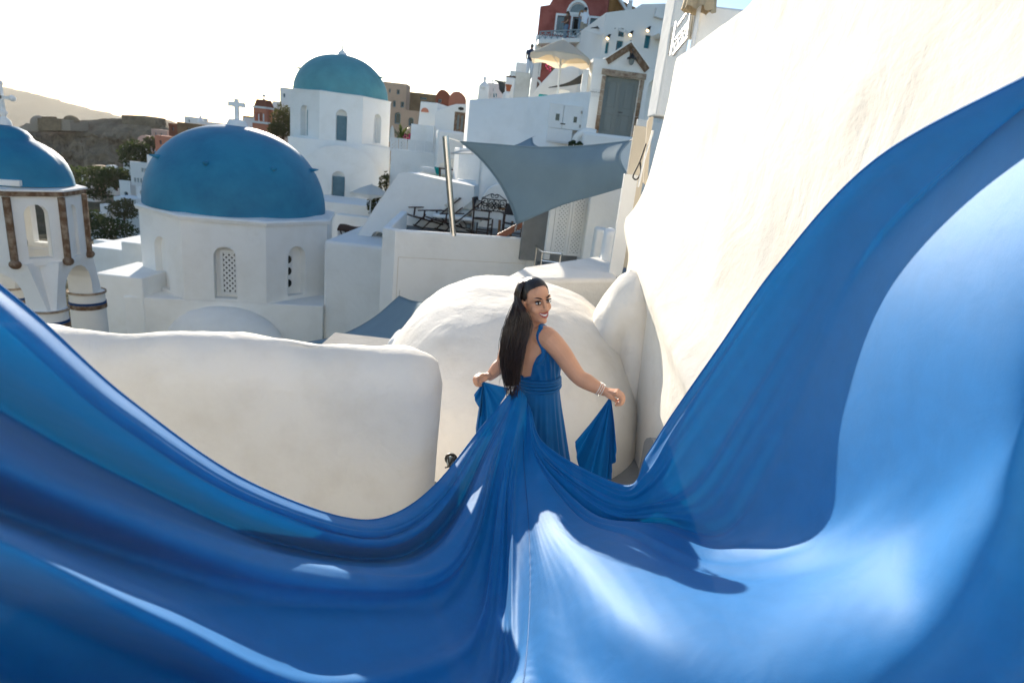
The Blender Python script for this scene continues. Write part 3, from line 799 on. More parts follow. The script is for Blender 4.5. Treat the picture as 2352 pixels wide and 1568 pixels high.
# ------------------------------------------------------------------ terrace with loungers
def catmull(pts, n):
    pts = [Vector(p) for p in pts]; P = [pts[0] * 2 - pts[1]] + pts + [pts[-1] * 2 - pts[-2]]; out = []
    for i in range(n + 1):
        t = i / n * (len(pts) - 1); k = min(int(t), len(pts) - 2); t -= k; a, b, c, d = P[k:k + 4]
        out.append(.5 * ((2 * b) + (c - a) * t + (2 * a - 5 * b + 4 * c - d) * t * t + (3 * b - a - 3 * c + d) * t ** 3))
    return out
def coons(bot, top, left, right, n=24, sag=0.0):
    """boundary curves (lists of points, bot/top run left to right, left/right run bottom to top)"""
    B, T, L, Rr = catmull(bot, n), catmull(top, n), catmull(left, n), catmull(right, n); P = []
    for j in range(n + 1):
        v = j / n; row = []
        for i in range(n + 1):
            u = i / n
            q = B[i] * (1 - v) + T[i] * v + L[j] * (1 - u) + Rr[j] * u - (B[0] * (1 - u) * (1 - v) + B[n] * u * (1 - v) + T[0] * (1 - u) * v + T[n] * u * v)
            q.z -= sag * 16 * u * (1 - u) * v * (1 - v); row.append(q)
        P.append(row)
    return P
def cloth(name, label, cat, P, matn, th=.006, ropes=()):
    base = P[0][0]; t = thing(name, label, cat, base)
    o = MB().grid(P).build('sheet', matn, t, smooth=180); s_ = o.modifiers.new('solid', 'SOLIDIFY'); s_.thickness = th
    edge = list(P[0]) + [r_[-1] for r_ in P[1:]] + list(P[-1][-2::-1]) + [r_[0] for r_ in P[-2:0:-1]]
    MB().tube(edge, th * 1.6, 5, closed=True).build('hem', matn, t, smooth=180)
    for a, b in ropes: MB().tube([a, b], .008, 5).build('rope', 'steel', t)
    return t

zf = .22
A0, A1 = at(909, 528, 11.5), at(1238, 549, 12.5); ztw = A0.z
tw = thing('terrace', 'white walled terrace holding the deck chairs and dining table', 'terrace', (A0.x + 1.3, A0.y + 1.6, -3))
ft = FacePlane((A0.x, A0.y), (A1.x, A1.y))
slab(MB(), ft, rect_poly(0, ft.L - .22, -3, ztw), [], 0, .16).build('front_wall', 'stucco', tw, bevel=.04, seg=3)
# shallow panel outline let into the front
mb = MB(); pu0 = ft.uv(915, 590)[0]; pu1 = ft.L - .25; pw = ft.uv(1060, 598)[1]
mb.bar(ft.pt(pu0, pw, .001), ft.pt(pu1, pw, .001), .012, .006, up=ft.n); mb.bar(ft.pt(pu0, pw, .001), ft.pt(pu0, -2, .001), .012, .006, up=ft.n); mb.build('groove', 'stucco_worn', tw)
ep = MB(); ep.box(ft.pt(ft.L - .11, (ztw + .11 - 3) / 2, -.08), (.24, .2, ztw + .12 + 3), ft.yaw); ep.build('end_post', 'stucco', tw, bevel=.05, seg=3)
B0 = atz(908, 487, ztw); C0 = atz(879, 521, ztw)
for nm, a, b in (('corner_wall', C0, A0), ('side_wall', B0 + Vector((.05, .4, 0)), C0)):
    fp_ = FacePlane((a.x, a.y), (b.x, b.y)); slab(MB(), fp_, rect_poly(0, fp_.L, -3, ztw + .003), [], 0, .16).build(nm, 'stucco', tw, bevel=.03, seg=3)
mb = MB(); mb.prism([(A0.x, A0.y + .1, zf), (A1.x, A1.y + .1, zf), (A1.x + 2.4, A1.y + 5, zf), (B0.x - .3, 17.5, zf), (C0.x + .1, C0.y + .1, zf)], (0, 0, -.3)); mb.build('floor', 'paving', tw)
# tall sloping flank wall behind
pw_ = Plane(900, 500, 16.0, 0)
poly = [(1090, 700), (1090, 428), (1029, 416), (940, 398), (926, 397), (915, 401), (905, 413), (860, 478), (790, 590), (770, 640), (770, 700)]
outl = [pw_.uv(*p) for p in poly][::-1]
nl = R(pw_, 851, 532, 884, 614, True); nl['rec'] = .3
house('flank_wall', 'tall white stair flank wall sloping down behind the deck chairs', 'wall', pw_, outl, 1.2, 'stucco', [dict(poly=nl['poly'], rec=.3, style='pane', pane='glass_pale', frame='stucco', cross=(0, 0))], bevel=.10)
# dining alcove: rounded back wall with iron ornament
pa = Plane(1150, 480, 15.75, 4)
u0, u1, w0, w1 = pa.rect(1084, 418, 1260, 545)
outl = [(u0, zf - .5), (u1 + 1.0, zf - .5), (u1 + 1.0, w1 - .1)] + [((u0 + u1) / 2 + .1 + ((u1 - u0) / 2 - .1) * math.cos(PI * i / 16) , w1 - .75 + .75 * math.sin(PI * i / 16) ** .7) for i in range(0, 17)] + [(u0, w1 - .8)]
house('alcove_wall', 'round topped white wall behind the dining table', 'wall', pa, outl, .5, 'stucco', [], bevel=.06)
q = Plane(1062, 500, 15.4); u0, u1, w0, w1 = q.rect(1036, 498, 1090, 545)
mb = MB(); mb.prism([q.pt(u0 - .5, zf - .3), q.pt(u1 + .15, zf - .3), q.pt(u1 + .15, w1), q.pt(u0 - .5, w1)], -q.n * .5); bench_o = mb.build('bench_ledge', 'stucco', bevel=.04, seg=3); setp(bench_o, 'low white bench ledge with a square lamp behind the deck chairs', 'ledge')
wl = thing('wall_lamp', 'small square recessed lamp in the white bench ledge', 'lamp', q.px(1076, 518, .02)); r_ = q.rect(1070, 513, 1082, 525)
mb = MB(); ring(mb, q, rect_poly(*r_), .025, .003, .03); mb.build('frame', 'iron', wl); MB().prism([q.pt(a, b, .004) for a, b in rect_poly(*r_)], q.n * .01).build('glass', 'glass_pale', wl)
# iron scroll ornament
io = thing('iron_ornament', 'black wrought iron scroll panel hung on the alcove wall', 'ornament', pa.px(1133, 470, .03))
c4 = [pa.uv(1108, 455), pa.uv(1164, 462), pa.uv(1160, 487), pa.uv(1104, 482)]
ux0 = (c4[0][0] + c4[3][0]) / 2; ux1 = (c4[1][0] + c4[2][0]) / 2; wz0 = (c4[2][1] + c4[3][1]) / 2; wz1 = (c4[0][1] + c4[1][1]) / 2
mb = MB(); cor = [(ux0, wz0), (ux1, wz0), (ux1, wz1), (ux0, wz1)]
mb.tube([pa.pt(a, b, .04) for a, b in cor], .012, 5, closed=True); mb.build('frame', 'iron', io)
W, H = ux1 - ux0, wz1 - wz0
for i, (cu, cw, s1, s2) in enumerate([(.14, .76, 1, 1), (.14, .22, 1, -1), (.39, .70, -1, 1), (.39, .28, -1, -1), (.61, .70, 1, 1), (.61, .28, 1, -1), (.86, .76, -1, 1), (.86, .22, -1, -1)]):
    pts = []
    for k in range(34):
        a = k / 33 * 3.6 * PI; r_ = .012 + .115 * (k / 33)
        pts.append(pa.pt(ux0 + W * cu + s1 * r_ * math.cos(a + 1), wz0 + H * cw + s2 * r_ * math.sin(a + 1), .04))
    MB().tube(pts, .009, 4).build('scroll', 'iron', io)
for sg in (-1, 1):
    pts = [pa.pt((ux0 + ux1) / 2 + sg * W * .5 * (1 - t) , wz1 + .02 + .13 * math.sin(t * PI / 2) ** 1.5, .04) for t in [k / 12 for k in range(11)]]
    pts += [pa.pt((ux0 + ux1) / 2 + sg * (.05 - .04 * math.cos(a)), wz1 + .09 + .045 * math.sin(a) , .04) for a in [k * .7 for k in range(9)]]
    MB().tube(pts, .009, 4).build('crest_scroll', 'iron', io)

def deck_chair(name, label, group):
    t = thing(name, label, 'deck chair', (0, 0, 0), group=group)
    for y in (-.30, .30):
        MB().bar((.10, y, .22), (.98, y, .92), .04, .03).build('back_rail', 'wood_dark', t, bevel=.006)
        MB().bar((-.42, y * .88, .36), (.52, y * .88, .16), .05, .04).build('seat_rail', 'wood_dark', t, bevel=.006)
        MB().bar((-.12, y * .94, .02), (.22, y * .94, .36), .032, .028).build('front_leg', 'wood_dark', t)
        MB().bar((.80, y * .94, .02), (.40, y * .94, .40), .032, .028).build('rear_leg', 'wood_dark', t)
        ar = MB().bar((-.30, y * 1.12, .53), (.42, y * 1.12, .57), .06, .03).build('armrest', 'wood_dark', t, bevel=.006)
        MB().bar((-.12, y * 1.12, .30), (-.10, y * 1.12, .53), .035).build('arm_post', 'wood_dark', ar)
    for x, z in ((.98, .92), (-.42, .36), (.80, .05), (-.12, .05)): MB().bar((x, -.33, z), (x, .33, z), .035).build('cross_bar', 'wood_dark', t)
    prof = catmull([(.98, 0, .945), (.80, 0, .76), (.52, 0, .50), (.28, 0, .28), (.08, 0, .26), (-.18, 0, .33), (-.42, 0, .385)], 24)
    P = [[(p.x, y, p.z - .02 * (1 - (y / .285) ** 2)) for y in np.linspace(-.285, .285, 7)] for p in prof]
    o = MB().grid(P).build('sling', 'canvas_white', t, smooth=180); s_ = o.modifiers.new('s', 'SOLIDIFY'); s_.thickness = .008
    P = [[(p.x - .03, y, p.z + .02 + .03 * math.cos(y / .22 * PI / 2)) for y in np.linspace(-.22, .22, 7)] for p in prof[1:7]]
    o = MB().grid(P).build('head_pad', 'cream_cushion', t, smooth=180); s_ = o.modifiers.new('s', 'SOLIDIFY'); s_.thickness = .03
    return t
d1_ = deck_chair('deck_chair', 'dark wooden deck chair with white sling, left of the pair on the terrace', 'deck chairs on the terrace')
p = atz(975, 524, zf); d1_.location = (p.x - .05, p.y - .1, zf); d1_.rotation_euler = (0, 0, math.radians(34)); d1_.scale = (.92, .92, .92)
d2_ = copy_tree(d1_); d2_['label'] = 'dark wooden deck chair with white sling, nearest the steel post'
p = atz(1022, 532, zf); d2_.location = (p.x - .02, p.y - .1, zf); d2_.rotation_euler = (0, 0, math.radians(32))

def director_chair(name, label, group):
    t = thing(name, label, 'chair', (0, 0, 0), group=group)
    for y in (-.26, .26):
        for x in (-.20, .20): MB().bar((x, y, 0), (x, y, .44 if x > 0 else .64), .035).build('leg', 'wood_dark', t)
        MB().bar((-.24, y, .65), (.26, y, .65), .055, .025).build('armrest', 'wood_dark', t, bevel=.004)
        MB().bar((.20, y, .44), (.20, y, .64), .033).build('arm_post', 'wood_dark', t)
        MB().bar((-.20, y, .62), (-.26, y, .94), .032).build('back_post', 'wood_dark', t)
        MB().bar((-.22, y, .12), (.22, y, .12), .03).build('stretcher', 'wood_dark', t)
        MB().bar((-.22, y, .44), (.22, y, .44), .035).build('seat_rail', 'wood_dark', t)
    for z in (.10, .20, .30): MB().bar((.2, -.26, z), (.2, .26, z), .025).build('rung', 'wood_dark', t)
    P = [[(x, y, .455 - .02 * math.cos(y / .25 * PI / 2)) for y in np.linspace(-.25, .25, 6)] for x in (-.2, 0, .2)]
    o = MB().grid(P).build('seat', 'canvas_dark', t, smooth=180); o.modifiers.new('s', 'SOLIDIFY').thickness = .01
    P = [[(-.235 - .02 * math.cos(y / .27 * PI / 2) - (z - .72) * .1, y, z) for y in np.linspace(-.27, .27, 6)] for z in (.68, .8, .95)]
    o = MB().grid(P).build('backrest', 'canvas_dark', t, smooth=180); o.modifiers.new('s', 'SOLIDIFY').thickness = .01
    return t
ch0 = director_chair('folding_chair', 'dark folding chair left of the dining table, seen side on', 'dark chairs round the dining table')
p = atz(1106, 541, zf); ch0.location = (p.x, p.y, zf); ch0.rotation_euler = (0, 0, math.radians(-8))
for lab, px, py, rz in (('dark folding chair with its back turned in front of the dining table', 1176, 556, 96), ('dark folding chair right of the dining table beside the passage', 1216, 552, 172)):
    c = copy_tree(ch0); c['label'] = lab; p = atz(px, py, zf); c.location = (p.x, p.y, zf); c.rotation_euler = (0, 0, math.radians(rz))
p = atz(1150, 542, zf)
tt = thing('dining_table', 'round wooden dining table among the dark chairs on the terrace', 'table', (p.x + .1, p.y + .1, zf)); q = tt.location
MB().lathe([(0, .70), (.40, .70), (.42, .715), (.42, .735), (.40, .75), (0, .75)], q, 28, sq=.9).build('table_top', 'wood_table', tt, smooth=30)
for a in (45, 135, 225, 315): MB().bar(q + Vector((.22 * math.cos(math.radians(a)), .22 * math.sin(math.radians(a)), 0)), q + Vector((.25 * math.cos(math.radians(a)), .25 * math.sin(math.radians(a)), .7)), .055).build('leg', 'wood_table', tt)
MB().lathe([(.26, .62), (.29, .62), (.29, .70), (.26, .70)], q, 20).build('apron', 'wood_table', tt)
p = ft.px(1122, 542, -.35); p2 = ft.px(1204, 516, -.10)
bt = thing('wooden_bench', 'reddish wooden folding bench leaning against the terrace wall', 'bench', (p.x, p.y, zf))
MB().bar((p.x, p.y, zf + .32), (p.x + .35, p.y + .05, zf + .30), .26, .04).build('seat', 'wood_red', bt)
MB().bar((p.x + .3, p.y, ztw - .04), (p2.x, p2.y, p2.z), .12, .03, up=(0, -1, 0)).build('back_plank', 'wood_red', bt)
for x in (0.02, .33): MB().bar((p.x + x, p.y, zf), (p.x + x, p.y, zf + .31), .04).build('leg', 'wood_red', bt)
# steel post
pb0, pt0 = ft.px(1043, 540, -.08), at(1023, 313, 11.9)
so = thing('steel_post', 'leaning polished steel post rising from the terrace wall', 'post', (pb0.x, pb0.y, ztw - .3))
MB().tube([pb0 - Vector((0, 0, .3)), pb0, pt0], [.062, .062, .062], 16).build('pole', 'steel', so, smooth=60)
MB().tube([pb0 - Vector((0, 0, .02)), pb0 + Vector((0, 0, .02))], .085, 16).build('collar', 'steel', so, smooth=60)
# shade sails
TL = at(1056, 325, 11.9); TR = at(1447, 324, 9.6); BRr = at(1462, 420, 8.6); Bt = at(1187, 515, 10.9)
top = [TL, at(1130, 331, 11.5), at(1230, 338, 11.0), at(1340, 335, 10.3), TR]
bot = [Bt, at(1290, 471, 10.3), at(1380, 445, 9.5), BRr]
left = [Bt, at(1172, 470, 11.1), at(1143, 415, 11.4), at(1100, 362, 11.7), TL]
right = [BRr, at(1436, 392, 8.9), at(1424, 356, 9.2), TR]
cloth('shade_sail', 'large slate grey shade sail stretched from the steel post over the dining table', 'shade sail', coons(bot, top, left, right, 28, .10), 'sail_grey', .006,
      [(TL, at(1030, 317, 11.9)), (TR, at(1456, 318, 9.4)), (Bt, at(1182, 532, 11.9))])
mb = MB(); e_ = at(1183, 530, 11.2); mb.tube([Bt, Bt.lerp(e_, .5), e_], [.012, .022, .012], 8); setp(mb.build('turnbuckle', 'steel', smooth=60), 'shiny steel turnbuckle at the lowest corner of the large sail', 'turnbuckle')
q0, q1, q2 = at(1128, 332, 13.5), at(1222, 316, 16.0), at(1262, 345, 13.0)
P = coons([q0, q0.lerp(q2, .5), q2], [q0.lerp(q1, .02), q0.lerp(q1, .5) - Vector((0, 0, .12)), q1], [q0, q0.lerp(q1, .01), q0.lerp(q1, .02)], [q2, q2.lerp(q1, .5) - Vector((.12, 0, .05)), q1], 14, .03)
cloth('shade_sail', 'smaller grey sail peeking up behind the large sail', 'shade sail', P, 'sail_grey', .006, [(q1, at(1229, 313, 16.6))])
K = [at(917, 680, 10.6), at(990, 693, 8.0), at(925, 806, 7.0), at(690, 789, 9.5)]
P = coons([K[3], at(820, 790, 8.4), at(880, 800, 7.6), K[2]], [K[0], at(950, 692, 9.2), K[1]], [K[3], at(780, 770, 9.8), at(855, 732, 10.2), K[0]], [K[2], at(950, 745, 7.4), K[1]], 20, .05)
cloth('shade_sail', 'dark grey sail hanging low between the parapet and the terrace wall', 'shade sail', P, 'sail_grey', .006, [(K[0], at(918, 666, 11.3)), (K[3], at(660, 776, 12))])
# lattice doors at the passage
pd = Plane(1308, 525, 11.6, 14); ld = thing('lattice_doors', 'pair of tall white lattice doors in the passage right of the terrace', 'doors', pd.px(1308, 590))
wz = (pd.uv(1290, 585)[1], pd.uv(1300, 440)[1])
for x0, x1 in ((1270, 1307), (1308, 1348)):
    u0, u1 = pd.uv(x0, 525)[0], pd.uv(x1, 525)[0]
    mb = MB(); ring(mb, pd, rect_poly(u0, u1, wz[0], wz[1]), .05, 0, .05); o = mb.build('door_frame', 'white_paint', ld)
    lattice(MB(), pd, u0 + .05, u1 - .05, wz[0] + .05, wz[1] - .05, .025, .075, .032).build('lattice', 'white_paint', o, kind='stuff')
mb = MB(); u0, u1 = pd.uv(1262, 525)[0], pd.uv(1356, 525)[0]
for u in (u0, u1): mb.prism([pd.pt(u - .05, wz[0] - .1, -.02), pd.pt(u + .05, wz[0] - .1, -.02), pd.pt(u + .05, wz[1] + .1, -.02), pd.pt(u - .05, wz[1] + .1, -.02)], pd.n * .10)
mb.build('jamb', 'white_paint', ld)
mb = MB(); o = pd.pt(0, wz[0] - .15, -.5); mb.box(pd.pt(.1, (wz[0] + wz[1]) / 2, -.9), (1.6, .1, wz[1] - wz[0] + .6), pd.yaw); setp(mb.build('passage_wall', 'paving'), 'white wall behind the lattice doors, coloured grey for the passage shade', 'wall')  # grey colour stands in for the passage shade on a white wall
block('side_wall', 'white wall right of the lattice doors under the grey sail', 'wall', 1350, 395, 1440, 595, 11.3, 1.0, down=2.0)
block('cabinet_block', 'short white block standing before the wall right of the lattice doors', 'block', 1366, 527, 1396, 596, 10.2, .5, down=1.5, bevel=.05)
block('low_wall', 'small round edged white wall beside the tall wall end', 'wall', 1388, 528, 1420, 596, 8.6, .4, down=1.5, bevel=.09)
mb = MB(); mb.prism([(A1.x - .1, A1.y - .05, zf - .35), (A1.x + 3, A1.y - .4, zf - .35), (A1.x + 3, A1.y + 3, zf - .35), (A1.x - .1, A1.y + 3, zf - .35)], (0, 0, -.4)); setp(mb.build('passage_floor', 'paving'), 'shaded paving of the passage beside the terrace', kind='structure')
hr = thing('handrail', 'short steel handrail at the end of the terrace wall', 'handrail', at(1246, 605, 11.4))
a, b, c, d = at(1231, 564, 12.0), at(1246, 579, 11.2), at(1291, 584, 10.6), at(1293, 585, 10.5)
MB().tube([a, b, c], .022, 8).build('rail', 'steel', hr, smooth=60)
for x, y, Y in ((1233, 568, 11.9), (1246, 580, 11.2), (1288, 585, 10.65)):
    p = at(x, y, Y); MB().tube([p, p - Vector((0, 0, .6))], .018, 8).build('post', 'steel', hr, smooth=60)
MB().tube([b - Vector((0, 0, .16)), c - Vector((0, 0, .16))], .012, 6).build('lower_rail', 'steel', hr)
# ------------------------------------------------------------------ upper right: door house, meter wall, red house ...
def umbrella(name, label, cat_, apex, foot, rad, drop, matn='canvas_white', n=8, val=.12, pole='white_paint', tilt=0, a0=.2):
    ap = Vector(apex); fo = Vector(foot); t = thing(name, label, 'umbrella', fo)
    mbc = MB(); P = []
    for i in range(9):
        k = i / 8; row = []
        for j in range(n * 6):
            a = a0 + 2 * PI * j / (n * 6); seg = (j % 6) / 6; sc = 1 - .10 * math.sin(PI * seg) * k
            rr = rad * k * sc; row.append(ap + Vector((rr * math.cos(a), rr * math.sin(a), -drop * k ** 1.15 + .06 * rad * math.sin(PI * seg) * k * 0 + tilt * rr * math.cos(a))))
        P.append(row)
    mbc.grid(P, True); c = mbc.build('canopy', matn, t, smooth=60); c.modifiers.new('s', 'SOLIDIFY').thickness = .008
    mbv = MB(); mbv.grid([P[-1], [p + Vector((0, 0, -val * (.8 + .35 * math.sin(j * 1.05)))) for j, p in enumerate(P[-1])]], True); mbv.build('valance', matn, c, smooth=60)
    MB().tube([fo, ap + Vector((0, 0, .05))], rad * .018 + .01, 8).build('pole', pole, t, smooth=60)
    for j in range(n):
        a = a0 + 2 * PI * j / n; e = ap + Vector((rad * .97 * math.cos(a), rad * .97 * math.sin(a), -drop * .97 - .02 + tilt * rad * math.cos(a)))
        MB().tube([ap - Vector((0, 0, .04)), e], .012, 4).build('rib', pole, t)
        MB().tube([ap - Vector((0, 0, drop + .25)), ap.lerp(e, .5)], .010, 4).build('strut', pole, t)
    return t

# ---- house with the grey double door
dp = Plane(1425, 240, 20.5, 6)
dh = thing('door_house', 'small white gabled entrance house with a grey double door', 'house', dp.px(1425, 330))
gl, gp, gr = dp.uv(1394, 136), dp.uv(1448, 101), dp.uv(1488, 157)
bl = dp.uv(1340, 330); br = dp.uv(1475, 330)
u_l = dp.uv(1352, 220)[0]; u_r = gr[0] + .05; wb = bl[1] - 1.5
du0, du1 = dp.uv(1383, 240)[0] , dp.uv(1462, 240)[0]; dw0 = dp.uv(1415, 308)[1]; dw1 = dp.uv(1434, 178)[1]
jl = .13; lt = .17
ho = rect_poly(du0, du1, dw0 - .4, dw1)
eave = gl[1]
outl = [(u_l, wb), (u_r + .9, wb), (u_r + .9, gr[1] - .05), (gr[0] + .02, gr[1] - .02), gp, (gl[0] - .02, gl[1] - .02), (u_l, eave)]
nic = dp.rect(1490, 180, 1524, 280)
slab(MB(), dp, outl, [(ho, .22), (arch_poly(gr[0] + .12, gr[0] + .72, nic[2], nic[3]), .35)], 0, 3.0).build('wall', 'stucco', dh, bevel=.03, seg=2)
for a, b, in ((gl, gp), (gp, gr)):
    A, B = Vector(a), Vector(b); d = (B - A).normalized(); n_ = Vector((-d.y, d.x))
    e1, e2 = A - d * .04, B + d * .03
    pl4 = [e1 - n_ * .16, e2 - n_ * .16, e2 + n_ * .02, e1 + n_ * .02]
    MB().prism([dp.pt(q[0], q[1], .004) for q in pl4], dp.n * .07).build('gable_stone', 'stone_brown', dh, bevel=.01)
    pl4 = [e1 + n_ * .022, e2 + n_ * .022, e2 + n_ * .07, e1 + n_ * .07]
    MB().prism([dp.pt(q[0], q[1], .09) for q in pl4], dp.n * -.6).build('gable_cap', 'stucco', dh, bevel=.01)
random.seed(3)
for u in (du0 - jl, du1):       # stone jambs in separate blocks
    z = dw0 - .3; 
    while z < dw1 - .05:
        h = min(random.uniform(.28, .5), dw1 - z); MB().prism([dp.pt(u + .004, z, .003), dp.pt(u + jl - .002, z, .003), dp.pt(u + jl - .002, z + h - .01, .003), dp.pt(u + .004, z + h - .01, .003)], dp.n * random.uniform(.03, .045)).build('jamb_stone', random.choice(['stone_brown', 'stone_brown_light']), dh, bevel=.008); z += h
MB().prism([dp.pt(du0 - jl - .03, dw1 + .003, .003), dp.pt(du1 + jl + .03, dw1 + .003, .003), dp.pt(du1 + jl + .03, dw1 + lt, .003), dp.pt(du0 - jl - .03, dw1 + lt, .003)], dp.n * .055).build('lintel', 'stone_brown_light', dh, bevel=.01)
W = (du1 - du0) / 2
for s_ in (0, 1):
    a, b = du0 + s_ * W + .006, du0 + (s_ + 1) * W - .006
    lf = slab(MB(), dp, rect_poly(a, b, dw0 - .38, dw1 - .01), [(rect_poly(a + .11, b - .11, dw0 + .75, dw1 - .16), .02), (rect_poly(a + .11, b - .11, dw0 + .05, dw0 + .58), .02)], -.12, .05).build('door_leaf', 'door_grey', dh, bevel=.004)
    for (p0, p1) in ((dw0 + .80, dw1 - .21), (dw0 + .10, dw0 + .53)):
        MB().prism([dp.pt(a + .16, p0, -.139), dp.pt(b - .16, p0, -.139), dp.pt(b - .16, p1, -.139), dp.pt(a + .16, p1, -.139)], dp.n * .012).build('panel', 'door_grey', lf, bevel=.006)
MB().prism([dp.pt(du0 + W - .025, dw0 - .3, -.118), dp.pt(du0 + W + .025, dw0 - .3, -.118), dp.pt(du0 + W + .025, dw1 - .02, -.118), dp.pt(du0 + W - .025, dw1 - .02, -.118)], dp.n * .02).build('cover_strip', 'door_grey', dh)
k = dp.px(1422, 258, -.10); mb = MB(); mb.bar(k, k + dp.n * .06, .025); mb.bar(k + dp.n * .05, k + dp.n * .05 + dp.u * .12, .022); mb.build('handle', 'iron', dh)
k = dp.px(1420, 266, -.10); MB().ball(k, .025, 8, 6).build('keyhole', 'steel', dh)
wl = thing('wall_lantern', 'black bell shaped lantern hung in the gable above the grey door', 'lantern', dp.px(1447, 150, .2))
pk = dp.px(1447, 141, .20)
MB().lathe([(.015, .20), (.03, .16), (.10, .09), (.15, .06), (.15, .03), (.0, .03)], pk, 16).build('hood', 'iron', wl, smooth=40)
MB().lathe([(.085, .03), (.085, -.05), (.05, -.12), (.0, -.14)], pk, 14).build('globe', 'glass_pale', wl, smooth=60)
MB().tube(catmull([pk + Vector((0, 0, .18)), pk + Vector((0, 0, .27)) + dp.n * -.02, pk + Vector((0, 0, .31)) + dp.n * -.10, pk + Vector((0, 0, .20)) + dp.n * -.20], 10), .012, 6).build('arm', 'iron', wl)
MB().tube([pk + Vector((0, 0, .12)) + dp.n * -.2, pk + Vector((0, 0, .26)) + dp.n * -.2], .04, 8).build('back_plate', 'iron', wl)
sp = thing('wall_plaque', 'small white plaque with a line of dark lettering beside the grey door', 'sign', dp.px(1369, 220))
r_ = dp.rect(1359, 205, 1379, 223); MB().prism([dp.pt(a, b, .003) for a, b in rect_poly(*r_)], dp.n * .012).build('plate', 'plate', sp)
tx = bpy.data.curves.new('lettering', 'FONT'); tx.body = 'PRIVATE AREA'; tx.size = .058; tx.align_x = 'CENTER'; tx.extrude = .001
tmp = bpy.data.objects.new('tmp_text', tx); COL.objects.link(tmp); bpy.context.view_layer.update()
me_t = bpy.data.meshes.new_from_object(tmp.evaluated_get(bpy.context.evaluated_depsgraph_get())); bpy.data.objects.remove(tmp)
to = bpy.data.objects.new('lettering', me_t); COL.objects.link(to); me_t.materials.clear(); me_t.materials.append(M['sign_ink']); to.parent = sp
mw = Matrix((dp.u.to_4d(), (0, 0, 1, 0), dp.n.to_4d(), (0, 0, 0, 1))).transposed(); mw = mw.to_3x3().to_4x4()
to.matrix_local = Matrix.Translation(dp.pt((r_[0] + r_[1]) / 2, (r_[2] + r_[3]) / 2 + .0, .018) - sp.location) @ mw

# ---- curved wall with the meter cupboard
path = [at(1068, 280, 21.5), at(1075, 280, 18.6), at(1130, 280, 18.3), at(1195, 280, 18.1), at(1222, 280, 18.15), at(1290, 280, 18.5), at(1348, 280, 18.9)]
tops = [at(1078, 228, 20).z, at(1078, 228, 18.6).z, at(1130, 226, 18.3).z, at(1195, 223, 18.1).z, at(1222, 222, 18.15).z, at(1290, 213, 18.5).z, at(1348, 210, 18.9).z]
cl = catmull(path[1:], 40); tl = catmull([Vector((i, 0, z)) for i, z in enumerate(tops[1:])], 40)
P = [[path[0] + Vector((0, 0, -6))] + [path[0] * 1] * 0 + [Vector((path[0].x, path[0].y, tops[0]))] * 3]
P = []
pts2 = [Vector((path[0].x, path[0].y, tops[0]))] + [Vector((p.x, p.y, q_.z)) for p, q_ in zip(cl, tl)]
for p in pts2:
    P.append([Vector((p.x, p.y, -1.0)), Vector((p.x, p.y, p.z - .03)), Vector((p.x + .005, p.y + .03, p.z)), Vector((p.x + .02, p.y + .32, p.z)), Vector((p.x + .02, p.y + .35, -1.0))])
cw = MB().grid(P).build('curved_wall', 'stucco', smooth=50); setp(cw, 'broad curved white wall carrying the meter cupboard below the umbrella', 'wall')
mp = Plane(1290, 275, 18.42, 7)
mc = thing('meter_cupboard', 'white two door meter cupboard with small dark windows in the curved wall', 'cupboard', mp.px(1290, 330, .03))
r_ = mp.rect(1250, 243, 1334, 296); mb = MB(); ring(mb, mp, rect_poly(r_[0] - .03, r_[1] + .03, r_[2] - .4, r_[3] + .03), .03, -.35, .05); mb.build('frame', 'white_paint', mc)
um = (r_[0] + r_[1]) / 2
for s_, (wx0, wy0, wx1, wy1) in ((0, (1274, 260, 1286, 279)), (1, (1315, 267, 1326, 284))):
    a, b = (r_[0], um) if s_ == 0 else (um, r_[1]); h = rect_poly(*mp.rect(wx0, wy0, wx1, wy1))
    lf = slab(MB(), mp, rect_poly(a + .008, b - .004, r_[2], r_[3]), [(h, .02)], .045, .04).build('cupboard_door', 'white_paint', mc)
    MB().prism([mp.pt(p_[0], p_[1], .026) for p_ in h], mp.n * .008).build('pane', 'glass_dark', lf)
    mb = MB(); ring(mb, mp, [(p_[0], p_[1]) for p_ in h], .02, .046, .058); mb.build('pane_frame', 'white_paint', lf)
    for zz in (r_[2] + .12, r_[3] - .12): MB().prism([mp.pt((a if s_ == 0 else b) + dx, zz + dz, .046) for dx, dz in ((-.025, -.04), (.025, -.04), (.025, .04), (-.025, .04))], mp.n * .012).build('hinge', 'rope', lf)
MB().prism([mp.pt(r_[0] + .008, r_[2] - .36, .012), mp.pt(r_[1] - .2, r_[2] - .36, .012), mp.pt(r_[1] - .2, r_[2] - .012, .012), mp.pt(r_[0] + .008, r_[2] - .012, .012)], mp.n * .03).build('lower_panel', 'white_paint', mc)
k = mp.px(1292, 285, .05); MB().bar(k - mp.u * .07, k + mp.u * .07, .03).build('latch', 'iron', mc)
